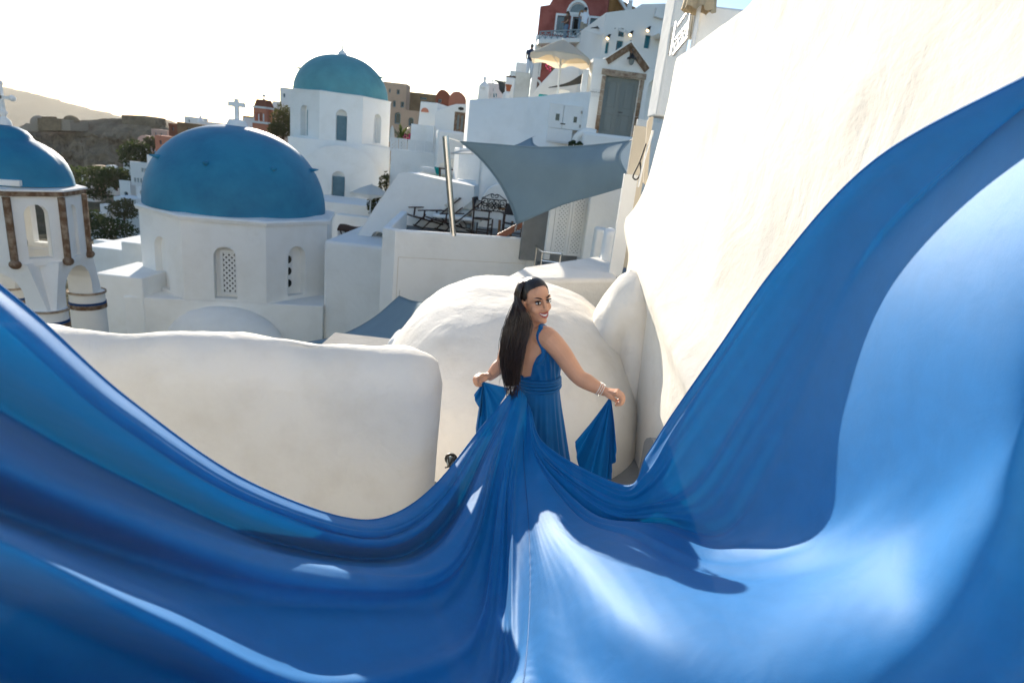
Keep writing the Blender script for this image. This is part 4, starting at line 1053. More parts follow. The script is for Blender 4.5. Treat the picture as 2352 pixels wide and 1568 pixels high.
# low curved wall, plant, lattice
block('low_wall', 'low white wall in front of the grey double door', 'wall', 1336, 309, 1462, 345, 17.0, .5, down=1.5, bevel=.08)
arc = catmull([at(1321, 335, 17.2), at(1325, 315, 17.2), at(1345, 303, 17.2), at(1368, 306, 17.2)], 16); setp(MB().tube(arc, .10, 10).build('curved_curb', 'stucco', smooth=180), 'curved white curb arching beside the meter cupboard', 'curb')
pp = thing('potted_plant', 'small dark green succulent growing out of the low curved wall', 'plant', at(1322, 336, 16.9))
mb = MB()
for k in range(9):
    a = k * .7; c = at(1322, 331, 16.9) + Vector((.14 * math.cos(a), .06 * math.sin(a), .05 * math.sin(k * 2.3))); mb.ball(c, (.07, .04, .05), 8, 5)
mb.build('leaves', 'leaf_dark', pp, smooth=180); MB().tube([at(1322, 342, 16.9), at(1322, 330, 16.9)], .02, 6).build('stem', 'bark', pp)
pq = Plane(1478, 284, 12); q_ = pq.rect(1462, 276, 1500, 292); lo = thing('lattice_screen', 'low blue grey lattice strip below the arched niche', 'lattice', pq.pt(q_[0], q_[2]))
mb = MB(); ring(mb, pq, rect_poly(*q_), .02, 0, .03); mb.build('frame', 'white_paint', lo); lattice(MB(), pq, q_[0], q_[1], q_[2], q_[3], .015, .05, .022).build('lattice', 'white_paint', lo, kind='stuff')
# white panels and cable at the end of the tall wall
block('leaning_board', 'tall narrow white board standing at the end of the tall wall', 'panel', 1446, 289, 1486, 440, 8.0, .05, 'beige', 0, down=1.0, bevel=.006)
block('leaning_board', 'lower white board below the cable at the end of the tall wall', 'panel', 1424, 400, 1456, 530, 7.6, .05, 'white_paint', 0, down=.6, bevel=.006)
pz = Plane(1490, 340, 7.3); mb = MB(); mb.prism([pz.px(*p) for p in ((1478, 420), (1487, 280), (1492, 270), (1501, 268), (1497, 300), (1486, 430))], (0, .04, 0)); setp(mb.build('wooden_board', 'beige'), 'thin beige board with a torn top beside the tall wall', 'board')
cb_ = catmull([at(1484, 330, 7.0), at(1470, 370, 7.0), at(1458, 395, 7.0), at(1454, 408, 7.0), at(1463, 412, 7.0), at(1472, 395, 6.95), at(1470, 372, 6.95)], 30)
setp(MB().tube(cb_, .009, 6).build('cable', 'black_rubber', smooth=180), 'looped black cable hanging beside the white boards', 'cable')
cb_ = catmull([at(1500, 300, 6.95), at(1488, 340, 6.95), at(1478, 375, 6.9), at(1466, 430, 6.9)], 20); setp(MB().tube(cb_, .012, 6).build('hose', 'white_paint', smooth=180), 'pale hose running down the end of the tall wall', 'hose')

# ---- big umbrella, stair wall and small things under it
ap = at(1293, 92, 20.6); fo = at(1282, 215, 20.6); rad = (at(1368, 130, 20.6).x - at(1218, 126, 20.6).x) / 2
umbrella('garden_umbrella', 'large cream umbrella open above the curved white wall', 'umbrella', ap, Vector((fo.x, fo.y, fo.z - .6)), rad, .52, 'canvas_cream', 6, .16, a0=.35)
sw = Plane(1280, 190, 23.0); outl = [sw.uv(*p) for p in ((1205, 232), (1350, 232), (1350, 140), (1300, 142), (1284, 147))]
house('stair_wall', 'white sloping stair wall with a sunlit edge under the cream umbrella', 'wall', sw, outl[::1], .5, 'stucco', [], bevel=.03)
P = coons([at(1260, 202, 21.8), at(1300, 198, 21.6), at(1341, 191, 21.5)], [at(1261, 201.5, 21.8), at(1305, 190, 21.6), at(1342, 168, 21.5)], [at(1260, 202, 21.8), at(1260.5, 201.8, 21.8), at(1261, 201.5, 21.8)], [at(1341, 191, 21.5), at(1341.5, 180, 21.5), at(1342, 168, 21.5)], 12)
cloth('shade_sail', 'small dark sail stretched below the cream umbrella', 'shade sail', P, 'sail_dark', .006, [])
block('sunlit_post', 'bright sunlit white post left of the door house', 'post', 1336, 160, 1350, 214, 20.2, .1, 'white_paint', down=.3, bevel=.01)
block('green_cushion', 'green cushion edge showing above the curved wall', 'cushion', 1237, 217, 1259, 226, 19.6, .4, 'teal_cloth', down=.1, bevel=.03)
block('chair_back', 'beige canvas chair back below the cream umbrella', 'chair', 1283, 206, 1308, 222, 19.7, .06, 'canvas_white', down=.1, bevel=.01)
bo = thing('bougainvillea', 'pink bougainvillea spilling over the stair wall by the red house', 'plant', at(1275, 165, 24))
foliage(MB(), at(1267, 151, 24), (.26, .2, .22), 90, .035, seed=4).build('blossom', 'petal_pink', bo); foliage(MB(), at(1272, 154, 24.1), (.27, .2, .22), 150, .045, seed=5).build('leaves', 'leaf_dark', bo)
MB().tube([at(1275, 168, 24), at(1268, 150, 24)], .015, 5).build('stem', 'bark', bo)

# ---- red house
rpn = Plane(1310, 100, 40.0, -8)
cx_ = rpn.uv(1335, 50)[0]
ol = [rpn.uv(1218, 212), rpn.uv(1372, 212), rpn.uv(1396, -14), rpn.uv(1385, -30), rpn.uv(1350, -45), rpn.uv(1310, -40), rpn.uv(1278, -15), rpn.uv(1262, 12), rpn.uv(1243, 15)]
uL = (ol[0][0] + ol[8][0]) / 2; uR = (ol[1][0] + ol[2][0]) / 2
ol[0] = (uL, ol[0][1] - 2); ol[1] = (uR, ol[1][1] - 2); ol[2] = (uR, ol[2][1]); ol[8] = (uL, ol[8][1])
fan = rpn.rect(1308, 6.5, 1348, 31)
ops = [dict(poly=arch_poly(*fan, rise=fan[3] - fan[2] - .05), rec=.12, pane='glass_pale', cross=(0, 0), surround=.16),
       R(rpn, 1279, 37, 1300, 76, rec=.16, frame='shutter_blue', pane='glass_pale', cross=(2, 0), surround=.12),
       R(rpn, 1314, 40, 1341, 82, rec=.3, frame='shutter_blue', pane='dark_void', cross=(1, 0), surround=.12),
       R(rpn, 1354, 43, 1377, 82, rec=.16, frame='shutter_blue', pane='shutter_blue', cross=(1, 0), surround=.12),
       R(rpn, 1228.5, 145, 1238, 172, rec=.16, frame='iron', pane='glass_pale', cross=(2, 4), surround=.12, fr=.03),
       R(rpn, 1222, 187, 1238, 222, arch=True, rec=.3, frame='wood_red', pane='wood_red', cross=(0, 0), surround=.12)]
rh = house('red_house', 'dark red house with white trimmed windows and a grey balcony', 'house', rpn, ol, 7, 'red_wall', ops)
# white band framing the ground floor
ww = rpn.uv(1300, 92)[1]; MB().prism([rpn.pt(uL - .05, ww - .18, .003), rpn.pt(uR + .05, ww - .18, .003), rpn.pt(uR + .05, ww + .12, .003), rpn.pt(uL - .05, ww + .12, .003)], rpn.n * .07).build('string_course', 'white_paint', rh)
MB().prism([rpn.pt(uL - .05, ol[0][1], .003), rpn.pt(uL + .32, ol[0][1], .003), rpn.pt(uL + .32, ww - .185, .003), rpn.pt(uL - .05, ww - .185, .003)], rpn.n * .06).build('pilaster', 'white_paint', rh)
MB().prism([rpn.pt(uR - .75, ww - 2.5, .003), rpn.pt(uR - .45, ww - 2.5, .003), rpn.pt(uR - .45, ww - .6, .003), rpn.pt(uR - .2, ww - .185, .003), rpn.pt(uR - .75, ww - .185, .003), rpn.pt(uR - .75, ww - .6, .003)], rpn.n * .055).build('pilaster', 'white_paint', rh)
# balcony
ba, bb_ = at(1237, 90, 39.4), at(1383, 86, 36.6); bw = FacePlane((ba.x, ba.y), (bb_.x, bb_.y)); zbf = (ba.z + bb_.z) / 2
MB().prism([Vector((ba.x, ba.y, zbf)), Vector((bb_.x, bb_.y, zbf)), rpn.pt(uR, 0, 0) * 1 + Vector((0, 0, zbf - rpn.p0.z)), rpn.pt(uL, 0, 0) + Vector((0, 0, zbf - rpn.p0.z))], (0, 0, -.22)).build('balcony_slab', 'white_paint', rh)
NB_ = 10
for k in range(NB_ + 1):
    u = bw.L * k / NB_; MB().bar(bw.pt(u, zbf, -.06), bw.pt(u, zbf + .42, -.06), .06).build('balcony_post', 'rail_grey', rh)
    if k < NB_:
        u2 = bw.L * (k + 1) / NB_; o = MB(); o.bar(bw.pt(u, zbf + .04, -.05), bw.pt(u2, zbf + .38, -.05), .035); o.bar(bw.pt(u, zbf + .38, -.07), bw.pt(u2, zbf + .04, -.07), .035); o.build('balcony_cross', 'rail_grey', rh)
MB().bar(bw.pt(0, zbf + .43, -.06), bw.pt(bw.L, zbf + .43, -.06), .09, .05).build('balcony_rail', 'rail_grey', rh)

def skin_mesh(name, J, edges, matn, parent=None, root=None, sub=2, off=Vector((0, 0, 0))):
    names = list(J); me = bpy.data.meshes.new(name); me.from_pydata([tuple(Vector(J[n][0]) - off) for n in names], [(names.index(a), names.index(b)) for a, b in edges], [])
    o = bpy.data.objects.new(name, me); COL.objects.link(o); md = o.modifiers.new('skin', 'SKIN'); md.use_smooth_shade = True; md.branch_smoothing = .6
    for i, n in enumerate(names):
        r_ = J[n][1]; r_ = r_ if hasattr(r_, '__len__') else (r_, r_); v = me.skin_vertices[0].data[i]; v.radius = r_; v.use_root = (n == root)
    sb = o.modifiers.new('sub', 'SUBSURF'); sb.levels = sub; sb.render_levels = sub
    me.materials.append(M[matn]); o.parent = parent; return o
def person(label, foot, h, face, shirt, legs, hair, arms=(.25, .25), group=None, long_hair=False, lean=0):
    """standing figure; face = angle of facing direction; arms: how far each hand is lifted forward"""
    t = thing('person', label, 'person', foot, face - PI / 2, group); s = h / 1.72; OFF[t.name] = Vector((0, 0, 0))
    J = {'pel': ((0, 0, .95), .13), 'sp': ((0, .01 + lean * .3, 1.15), .12), 'ch': ((0, lean * .6, 1.35), .14), 'nk': ((0, lean * .8, 1.50), .055), 'hd': ((0, .02 + lean, 1.60), .085), 'tp': ((0, .02 + lean, 1.69), .07)}
    E_ = [('pel', 'sp'), ('sp', 'ch'), ('ch', 'nk'), ('nk', 'hd'), ('hd', 'tp')]
    for sd, nm, af in ((-1, 'l', arms[0]), (1, 'r', arms[1])):
        J.update({nm + 'sh': ((sd * .19, lean * .7, 1.42), .06), nm + 'el': ((sd * (.26 - .05 * af), lean * .5 + .12 * af, 1.14 + .08 * af), .045), nm + 'ha': ((sd * (.25 - .25 * af), .10 + .42 * af, .90 + .36 * af), .035),
                  nm + 'hi': ((sd * .09, 0, .88), .095), nm + 'kn': ((sd * .10, .02, .48), .065), nm + 'an': ((sd * .10, -.01, .08), .045), nm + 'to': ((sd * .11, .13, .04), .035)})
        E_ += [('ch', nm + 'sh'), (nm + 'sh', nm + 'el'), (nm + 'el', nm + 'ha'), ('pel', nm + 'hi'), (nm + 'hi', nm + 'kn'), (nm + 'kn', nm + 'an'), (nm + 'an', nm + 'to')]
    J = {k: (Vector(v[0]) * s, v[1] * s) for k, v in J.items()}
    skin_mesh('body', J, E_, 'skin_far', t, 'pel', 1)
    mb = MB(); P = []
    for z, rx, ry in ((.90, .19, .15), (1.1, .175, .14), (1.3, .20, .155), (1.42, .20, .13), (1.48, .09, .08)):
        P.append([(rx * s * math.cos(a), (ry * math.sin(a) + lean * max(0, (z - .9)) * 1.2) * s, z * s) for a in [2 * PI * j / 14 for j in range(14)]])
    mb.grid(P, True)
    for sd, nm in ((-1, 'l'), (1, 'r')):
        a, b = J[nm + 'sh'][0], J[nm + 'el'][0]; mb.tube([a, a.lerp(b, .75)], [.085 * s, .07 * s], 9)
    mb.build('shirt', shirt, t, smooth=180)
    mb = MB()
    for nm in 'lr': mb.tube([J[nm + 'hi'][0] + Vector((0, 0, .08 * s)), J[nm + 'kn'][0], J[nm + 'an'][0]], [.13 * s, .09 * s, .075 * s], 10)
    mb.build('trousers', legs, t, smooth=180)
    mb = MB(); mb.ball(J['hd'][0] + Vector((0, -.02, .05)) * s, (.10 * s, .11 * s, .10 * s), 12, 8)
    if long_hair: mb.tube([J['hd'][0] + Vector((0, -.06, .04)) * s, J['nk'][0] + Vector((0, -.10, 0)) * s, J['ch'][0] + Vector((0, -.14, -.05)) * s], [.10 * s, .09 * s, .04 * s], 8)
    mb.build('hair', hair, t, smooth=180); return t
def on_bal(px, py, Y): p = at(px, py, Y); return (p.x, p.y, zbf)
person('man in a white shirt and khaki trousers embracing someone on the balcony', on_bal(1337, 88, 38.6), 1.78, math.radians(120), 'cloth_white', 'cloth_khaki', 'hair_black', (.8, .8), 'people on the red house balcony')
person('fair haired person in blue hugged by the man on the balcony', on_bal(1329, 88, 38.8), 1.66, math.radians(-20), 'cloth_denim', 'cloth_denim', 'hair_blond', (.8, .8), 'people on the red house balcony', True)
person('person with curly brown hair by the left balcony window', on_bal(1297, 88, 39.2), 1.6, math.radians(200), 'brown_cloth', 'cloth_denim', 'hair_brown', (.3, .5), 'people on the red house balcony', True)
p = at(1214, 182, 36); person('man in a navy shirt and white trousers standing left of the red house', (p.x, p.y, p.z), 1.75, math.radians(100), 'cloth_navy', 'cloth_white', 'hair_black')

# ---- white house with teal windows right of the red one
wp = Plane(1460, 90, 33.0, 10)
ol = [wp.uv(1372, 160), wp.uv(1560, 160), wp.uv(1556, 8), wp.uv(1474, 10), wp.uv(1474, 19), wp.uv(1389, 29)]
uL = wp.uv(1384, 90)[0]; ol[0] = (uL, ol[0][1] - 1); ol[1] = (ol[1][0], ol[1][1] - 1); ol[5] = (uL, ol[5][1]); ol[4] = (ol[3][0], ol[4][1])
ops = [R(wp, 1390.5, 97, 1398, 124, rec=.2, frame='shutter_teal', pane='shutter_teal', cross=(0, 0)), R(wp, 1415, 94, 1430, 122, rec=.2, frame='shutter_teal', pane='glass_dark', cross=(2, 0)),
       R(wp, 1421, 64, 1434, 85, arch=True, rec=.2, frame='shutter_teal', pane='glass_dark', cross=(0, 1)), R(wp, 1446, 92, 1452, 106, rec=.2, frame='shutter_teal', pane='glass_dark', cross=(0, 0)),
       R(wp, 1480.5, 81, 1494, 112, rec=.22, frame='shutter_teal', pane='shutter_teal', cross=(1, 0))]
wh = house('white_house', 'white house with teal windows and lit spot lamps above the gabled door', 'house', wp, ol, 6, 'stucco_far', ops)
MB().prism([wp.px(1498, 84, .004), wp.px(1540, 84, .004), wp.px(1540, 92, .004), wp.px(1503, 92, .004)], wp.n * .9).build('balcony_slab', 'stucco_far', wh)
MB().prism([wp.px(1500, 40, .004), wp.px(1520, 46, .004), wp.px(1520, 22, .004), wp.px(1505, 19, .004)], wp.n * -.0 + wp.n * .25).build('parapet', 'stucco_far', wh)
for lab, x, y in (('lit spot lamp nearest the red house', 1394.5, 87), ('lit spot lamp beside the arched teal window', 1446.5, 79), ('lit spot lamp above the tall teal window', 1486, 69)):
    p = wp.px(x, y, .22); l_ = thing('spot_lamp', lab, 'lamp', p, group='spot lamps on the white house')
    MB().tube([p + Vector((.05, 0, .10)), p + Vector((-.03, -.03, -.06))], [.05, .10], 10).build('housing', 'iron', l_, smooth=60)
    MB().tube([p + Vector((.03, .02, .08)), p + Vector((.12, .25, .16))], .03, 6).build('bracket', 'iron', l_)
    MB().ball(p + Vector((-.035, -.035, -.075)), .075, 10, 7).build('bulb', 'bulb', l_, smooth=180)
for lab, a, b in (('white awning arm below the balcony end of the red house', (1345, 67, 34), (1386, 79, 32.7)), ('longer white awning arm over the arched teal window', (1383, 53, 34), (1439, 74, 32.4))):
    mb = MB(); mb.bar(at(*a), at(*b), .13); setp(mb.build('awning_pole', 'white_paint'), lab, 'awning arm')
P = coons([at(1357, 65, 34), at(1385, 66, 33.4), at(1412, 66, 32.8)], [at(1383, 56, 33.9), at(1395, 60, 33.4), at(1414, 65, 32.8)], [at(1357, 65, 34), at(1370, 62, 34), at(1383, 56, 33.9)], [at(1412, 66, 32.8), at(1413, 65.6, 32.8), at(1414, 65, 32.8)], 8)
cloth('awning_cloth', 'dark grey awning cloth hanging between the two white arms', 'awning', P, 'sail_dark', .01)
ob = thing('timber_screen', 'orange brown timber screen with white braces above the red house', 'screen', at(1430, 40, 41))
sq = Plane(1430, 20, 41.0, 12)
for k in range(4):
    x0 = 1396 + 19 * k; y0 = -14 + 9.5 * k
    MB().prism([sq.px(x0, 45), sq.px(x0 + 18.6, 45), sq.px(x0 + 18.6, y0 + 9), sq.px(x0, y0)], -sq.n * .2).build('timber_board', 'ochre_wood', ob)
MB().bar(sq.px(1420, -3, .1), sq.px(1439, 28, .1), .16).build('brace', 'white_paint', ob); MB().bar(sq.px(1446, 3, .1), sq.px(1443, 30, .1), .28).build('brace_post', 'white_paint', ob)

# ---- things on top of the tall wall
bp = Plane(1570, 90, 8.6, 52); br_ = thing('balustrade', 'sunlit white carved balustrade on top of the tall wall', 'balustrade', bp.px(1568, 130))
a, b = at(1556, 62, 8.9), at(1590, 46, 7.6); c, d = at(1549, 128, 8.9), at(1583, 122, 7.6)
fa = FacePlane((a.x, a.y), (b.x, b.y)); zt0, zb0 = a.z, c.z; Hh = zt0 - zb0
for f_ in (0, .52, 1.0): MB().bar(fa.pt(0, zb0 + Hh * f_), fa.pt(fa.L, zb0 + Hh * f_), .03, .028).build('rail', 'white_paint', br_)
for k in range(7):
    u = fa.L * (k + .5) / 7; MB().tube([fa.pt(u, zb0 + Hh * .54), fa.pt(u, zb0 + Hh * .64), fa.pt(u, zb0 + Hh * .76), fa.pt(u, zb0 + Hh * .98)], [.008, .015, .009, .011], 7).build('baluster', 'white_paint', br_, smooth=180)
for k in range(4):
    u, u2 = fa.L * k / 4, fa.L * (k + 1) / 4; o = MB(); o.bar(fa.pt(u, zb0 + .02), fa.pt(u2, zb0 + Hh * .5), .016); o.bar(fa.pt(u, zb0 + Hh * .5, .012), fa.pt(u2, zb0 + .02, .012), .016); o.build('cross_bar', 'white_paint', br_)
for u in (0, fa.L): MB().bar(fa.pt(u, zb0), fa.pt(u, zt0 + .06), .07).build('post', 'white_paint', br_)
def drape(name, label, x0, x1, yt, yb, Y, matn):
    P = []
    for i in range(9):
        v = i / 8; P.append([at(x0 + (x1 - x0) * j / 12 - 7 * v, yt + (yb - yt) * v, Y + .05 * math.sin(j * 1.7) * (.4 + .6 * v)) for j in range(13)])
    o = MB().grid(P).build(name, matn, smooth=180); o.modifiers.new('s', 'SOLIDIFY').thickness = .01; return setp(o, label, 'curtain')
drape('curtain', 'thin white curtain hanging left of the sunlit balustrade', 1541, 1559, 62, 128, 9.2, 'canvas_white'); drape('curtain', 'white cloth hanging right of the sunlit balustrade', 1584, 1604, 32, 92, 7.5, 'canvas_white')
block('terrace_house', 'pale house corner above the end of the tall wall', 'house', 1549, -40, 1596, 72, 9.8, .4, 'stucco', 10, down=1.2)
block('parapet_wall', 'white parapet rising behind the folded beige umbrella', 'wall', 1606, 16, 1720, 60, 7.2, .2, 'stucco', 0, down=.8)
fu = at(1608, 8, 7.0); fut = thing('folded_umbrella', 'folded beige umbrella above the tall wall at the top edge', 'umbrella', (fu.x, fu.y, 3.5))
P = []
for i in range(10):
    v = i / 9; row = []
    for j in range(32): a_ = 2 * PI * j / 32; rr = (.05 + .10 * v ** .7) * (1 + .25 * math.sin(a_ * 7 + 1)); row.append((fu.x + rr * math.cos(a_), fu.y + rr * math.sin(a_), fu.z + .55 - .62 * v + (.02 * math.sin(a_ * 7) if i == 9 else 0)))
    P.append(row)
MB().grid(P, True).build('cloth', 'canvas_beige', fut, smooth=180); MB().tube([(fu.x, fu.y, 3.45), (fu.x, fu.y, fu.z + .6)], .022, 8).build('pole', 'white_paint', fut)
# ------------------------------------------------------------------ middle distance: beside the second dome
bx = lambda *a, **k: block(*a, **k)
# terrace strip right of the second church
fpn = Plane(945, 338, 27.0, 4); fr_ = fpn.rect(896, 321, 996, 352); lf_ = thing('lattice_fence', 'white lattice fence panels on the wall right of the teal domed church', 'fence', fpn.pt(fr_[0], fr_[2]))
for k in range(5):
    a = fr_[0] + (fr_[1] - fr_[0]) * k / 5; b = a + (fr_[1] - fr_[0]) / 5 - .03
    mb = MB(); ring(mb, fpn, rect_poly(a, b, fr_[2], fr_[3]), .05, 0, .05); pnl = mb.build('fence_panel', 'white_paint', lf_)
    if k != 2: lattice(MB(), fpn, a + .04, b - .04, fr_[2] + .04, fr_[3] - .04, .025, .13, .055).build('lattice', 'white_paint', pnl, kind='stuff')
    else: MB().prism([fpn.pt(p_[0], p_[1], .01) for p_ in rect_poly(a + .04, b - .04, fr_[2] + .04, fr_[3] - .04)], fpn.n * .02).build('infill', 'white_paint', pnl)
bx('retaining_wall', 'broad white retaining wall below the lattice fence', 'wall', 895, 347, 1010, 470, 26.9, 1.5, down=2, yaw=4)
A_ = Plane(977, 262, 31, -10); ra = A_.rect(951, 234, 1004, 300)
wa = house('white_house', 'white block house with a small red half moon vent', 'house', A_, [(ra[0], ra[2] - 3), (ra[1], ra[2] - 3), (ra[1], ra[3]), (ra[0] + .3, ra[3])], 4, 'stucco', [], bevel=.03)
v = A_.uv(976, 258); MB().prism([A_.pt(v[0] + .2 * math.cos(a), v[1] + .2 * math.sin(a), .003) for a in [PI * i / 10 for i in range(11)]], A_.n * .03).build('vent', 'salmon', wa)
B_ = Plane(1035, 280, 28, 8); rb = [B_.uv(*p) for p in ((998, 345), (1085, 345), (1085, 240), (1048, 239), (1020, 247), (1000, 255))]
u0 = B_.uv(997, 300)[0]; rb[0] = (u0, rb[0][1] - 2); rb[1] = (rb[1][0], rb[1][1] - 2); rb[5] = (u0, rb[5][1])
ddoor = R(B_, 1043, 258, 1070, 305, rec=.12, frame='stone_brown', pane='door_grey', cross=(1, 0), fr=.12)
wb_ = house('white_house', 'white house with a brown framed grey door left of the curved wall', 'house', B_, rb, 4, 'stucco', [ddoor], bevel=.03)
v = B_.uv(1059, 250); MB().prism([B_.pt(v[0] + .13 * math.cos(a), v[1] + .07 * math.sin(a), .003) for a in [2 * PI * i / 14 for i in range(14)]], B_.n * .02).build('vent', 'iron', wb_)
bx('stair_block', 'small white block in front of the house with the half moon vent', 'block', 943, 287, 996, 330, 27.6, 1.0, down=.5)
bx('stair_parapet', 'white stair parapet rising towards the brown framed door', 'wall', 1003, 300, 1064, 372, 25.5, 1.0, down=2, yaw=12, bevel=.1)
pm_ = thing('palm_plant', 'spiky green palm plant behind the lattice fence', 'plant', at(922, 322, 28.2)); mb = MB(); c = at(922, 318, 28.2); g_ = random.Random(2)
for k in range(46):
    a = g_.uniform(0, 6.28); el = g_.uniform(.1, 1.3); L = g_.uniform(.5, .95); d = Vector((math.cos(a) * math.cos(el), math.sin(a) * math.cos(el), math.sin(el)))
    p1 = c + d * L * .6; p2 = c + d * L + Vector((0, 0, -.22)); s_ = d.cross(Vector((0, 0, 1))).normalized() * .035
    mb.add([c - s_ * .4, c + s_ * .4, p1 + s_, p1 - s_, p2], [(0, 1, 2, 3), (3, 2, 4)])
mb.build('fronds', 'leaf_palm', pm_); MB().tube([c - Vector((0, 0, .6)), c], .08, 7).build('trunk', 'bark', pm_)
fl_ = thing('flower_bush', 'pink flowering bush beside the palm behind the lattice fence', 'plant', at(938, 322, 28)); foliage(MB(), at(938, 316, 28), (.35, .3, .22), 200, .05, seed=8).build('leaves', 'leaf_dark', fl_); foliage(MB(), at(939, 315, 27.8), (.28, .2, .18), 80, .05, seed=9).build('blossom', 'petal_pink', fl_)
fu2 = thing('folded_umbrella', 'folded white umbrella between the teal domed church and the palm', 'umbrella', at(900, 325, 27.6)); c = at(901, 292, 27.6)
MB().lathe([(.02, .05), (.07, -.05), (.13, -.5), (.12, -.62), (.0, -.62)], c, 12).build('cloth', 'canvas_white', fu2, smooth=60); MB().tube([c + Vector((0, 0, .06)), c - Vector((0, 0, .9))], .025, 6).build('pole', 'white_paint', fu2)
# lounge corner left of the steel post
lp = at(990, 404, 21)
sf = thing('lounge_sofa', 'cream lounge sofa on the terrace behind the deck chairs', 'sofa', lp); mb = MB()
pl = Plane(995, 398, 21, 6); r_ = pl.rect(962, 388, 1052, 420)
MB().prism([pl.pt(r_[0], r_[2]), pl.pt(r_[1], r_[2]), pl.pt(r_[1], r_[2] + .28), pl.pt(r_[0], r_[2] + .28)], -pl.n * .8).build('seat', 'cream_cushion', sf, bevel=.05)
MB().prism([pl.pt(r_[0], r_[2], -.8), pl.pt(r_[1], r_[2], -.8), pl.pt(r_[1], r_[3], -.8), pl.pt(r_[0], r_[3], -.8)], -pl.n * .2).build('back', 'white_paint', sf, bevel=.04)
cu = Plane(1003, 393, 20.7, 10); r_ = cu.rect(992, 385, 1014, 402); setp(MB().prism([cu.pt(r_[0] + .06, r_[3] - .0, -.15), cu.pt(r_[1] - .1, r_[3] - .02, -.15), cu.pt(r_[1], r_[2], .05), cu.pt(r_[0] + .14, r_[2], .05)], (0, .12, .03)).build('teal_cushion', 'teal_cloth', bevel=.03), 'teal square cushion leaning on the cream sofa', 'cushion')
um2 = thing('day_bed', 'white fringed day bed canopy right of the teal cushion', 'canopy', at(1030, 395, 20)); cp = Plane(1032, 375, 20.2, 0)
P = [[cp.px(1008, 374), cp.px(1030, 366), cp.px(1058, 360)], [cp.px(1008, 376, -1.2), cp.px(1030, 371, -1.2), cp.px(1058, 366, -1.2)]]
MB().prism([cp.px(1009, 383), cp.px(1058, 389), cp.px(1058, 357), cp.px(1030, 368), cp.px(1009, 376)], (0, 1.2, 0)).build('canopy', 'canvas_white', um2, bevel=.02)
MB().bar(cp.px(1008, 386, .02), cp.px(1058, 392, .02), .05).build('frame_bar', 'wood_dark', um2)
for x in (1010, 1056): MB().bar(cp.px(x, 388, -.05), cp.px(x, 425, -.05), .06).build('leg', 'wood_dark', um2)
bx('white_pier', 'tall smooth white pier right of the steel post', 'pier', 1052, 342, 1102, 440, 18.2, 1.2, down=1.5, yaw=14)
ck = Plane(1072, 428, 17.2, 8); r1, r2_ = ck.rect(1056, 420, 1068, 440), ck.rect(1076, 423, 1088, 443); r_ = ck.rect(1050, 414, 1094, 446)
house('chimney_box', 'small white chimney box with two arched openings', 'chimney', ck, rect_poly(r_[0], r_[1], r_[2] - .4, r_[3]), .4, 'stucco', [dict(poly=arch_poly(*r1), rec=.15, style='niche'), dict(poly=arch_poly(*r2_), rec=.15, style='niche')], bevel=.03)
P = coons([at(1036, 353, 15), at(1060, 353, 15.2), at(1087, 354, 15.4)], [at(1036, 351, 15.0), at(1062, 346, 15.8), at(1087, 346, 16.4)], [at(1036, 353, 15), at(1036, 352, 15), at(1036, 351, 15)], [at(1087, 354, 15.4), at(1087, 350, 15.9), at(1087, 346, 16.4)], 8)
cloth('awning_strip', 'narrow sunlit white awning strip tied to the steel post', 'awning', P, 'canvas_white', .008, [(at(1036, 352, 15), at(1029, 354, 12.0))])
# small umbrella and plants in front of the second church
ap = at(853.6, 424, 24); umbrella('garden_umbrella', 'small off white umbrella in front of the teal domed church', 'umbrella', ap, at(848, 520, 24), (at(889, 446, 24) - at(793, 442, 24)).length / 2, .36, 'canvas_white', 6, .10, a0=.5)
for nm, lab, x, y, Y, r_, n in (('climbing_plant', 'thin leafy climber on the church wall above the small umbrella', 886, 438, 26.5, (.16, .12, .45), 160), ('climbing_plant', 'leafy shrub under the small umbrella', 859, 497, 24.6, (.34, .3, .5), 420), ('climbing_plant', 'sparse twig plant left of the climber by the small umbrella', 874, 436, 26.6, (.10, .1, .35), 70)):
    tree(nm, lab, 'plant', at(x, y, Y), r_, n, .07, 'leaf_olive', .02, seed=int(x), lift=.9, group='plants by the small umbrella')
bx('courtyard_wall', 'low white courtyard wall below the small umbrella', 'wall', 770, 498, 882, 560, 22.5, .5, down=2)
bx('courtyard_floor', 'pale courtyard ground in front of the teal domed church', 'terrace', 690, 468, 905, 500, 25.5, 3, down=2)
bx('white_ramp', 'large white shaded wall mass between the big dome and the terrace', 'wall', 742, 560, 900, 800, 14.6, 4, down=2.5, bevel=.08)
bx('low_parapet', 'low rounded white parapet left of the terrace', 'wall', 772, 530, 850, 600, 18.5, .5, down=2, bevel=.1)
ch = thing('covered_chair', 'folding chair draped with a brown cloth left of the flank wall', 'chair', at(802, 545, 18.3)); c = at(802, 528, 18.3)
mb = MB(); P = [[c + Vector((x, y_, .14 * (1 - (abs(y_) / .3) ** 2) - .02 * math.sin(9 * x))) for x in np.linspace(-.28, .34, 9)] for y_ in np.linspace(-.3, .3, 9)]
o = mb.grid(P).build('cloth', 'brown_cloth', ch, smooth=180); o.modifiers.new('s', 'SOLIDIFY').thickness = .05
for x in (-.22, .28):
    for y_ in (-.2, .2): MB().bar(c + Vector((x, y_, 0)), c + Vector((x * .4 + .05, y_, -.42)), .03).build('leg', 'iron', ch)
bx('small_dome_cap', 'low white rounded curb behind the foreground parapet', 'curb', 884, 782, 925, 830, 6.6, .6, down=.4, bevel=.12)
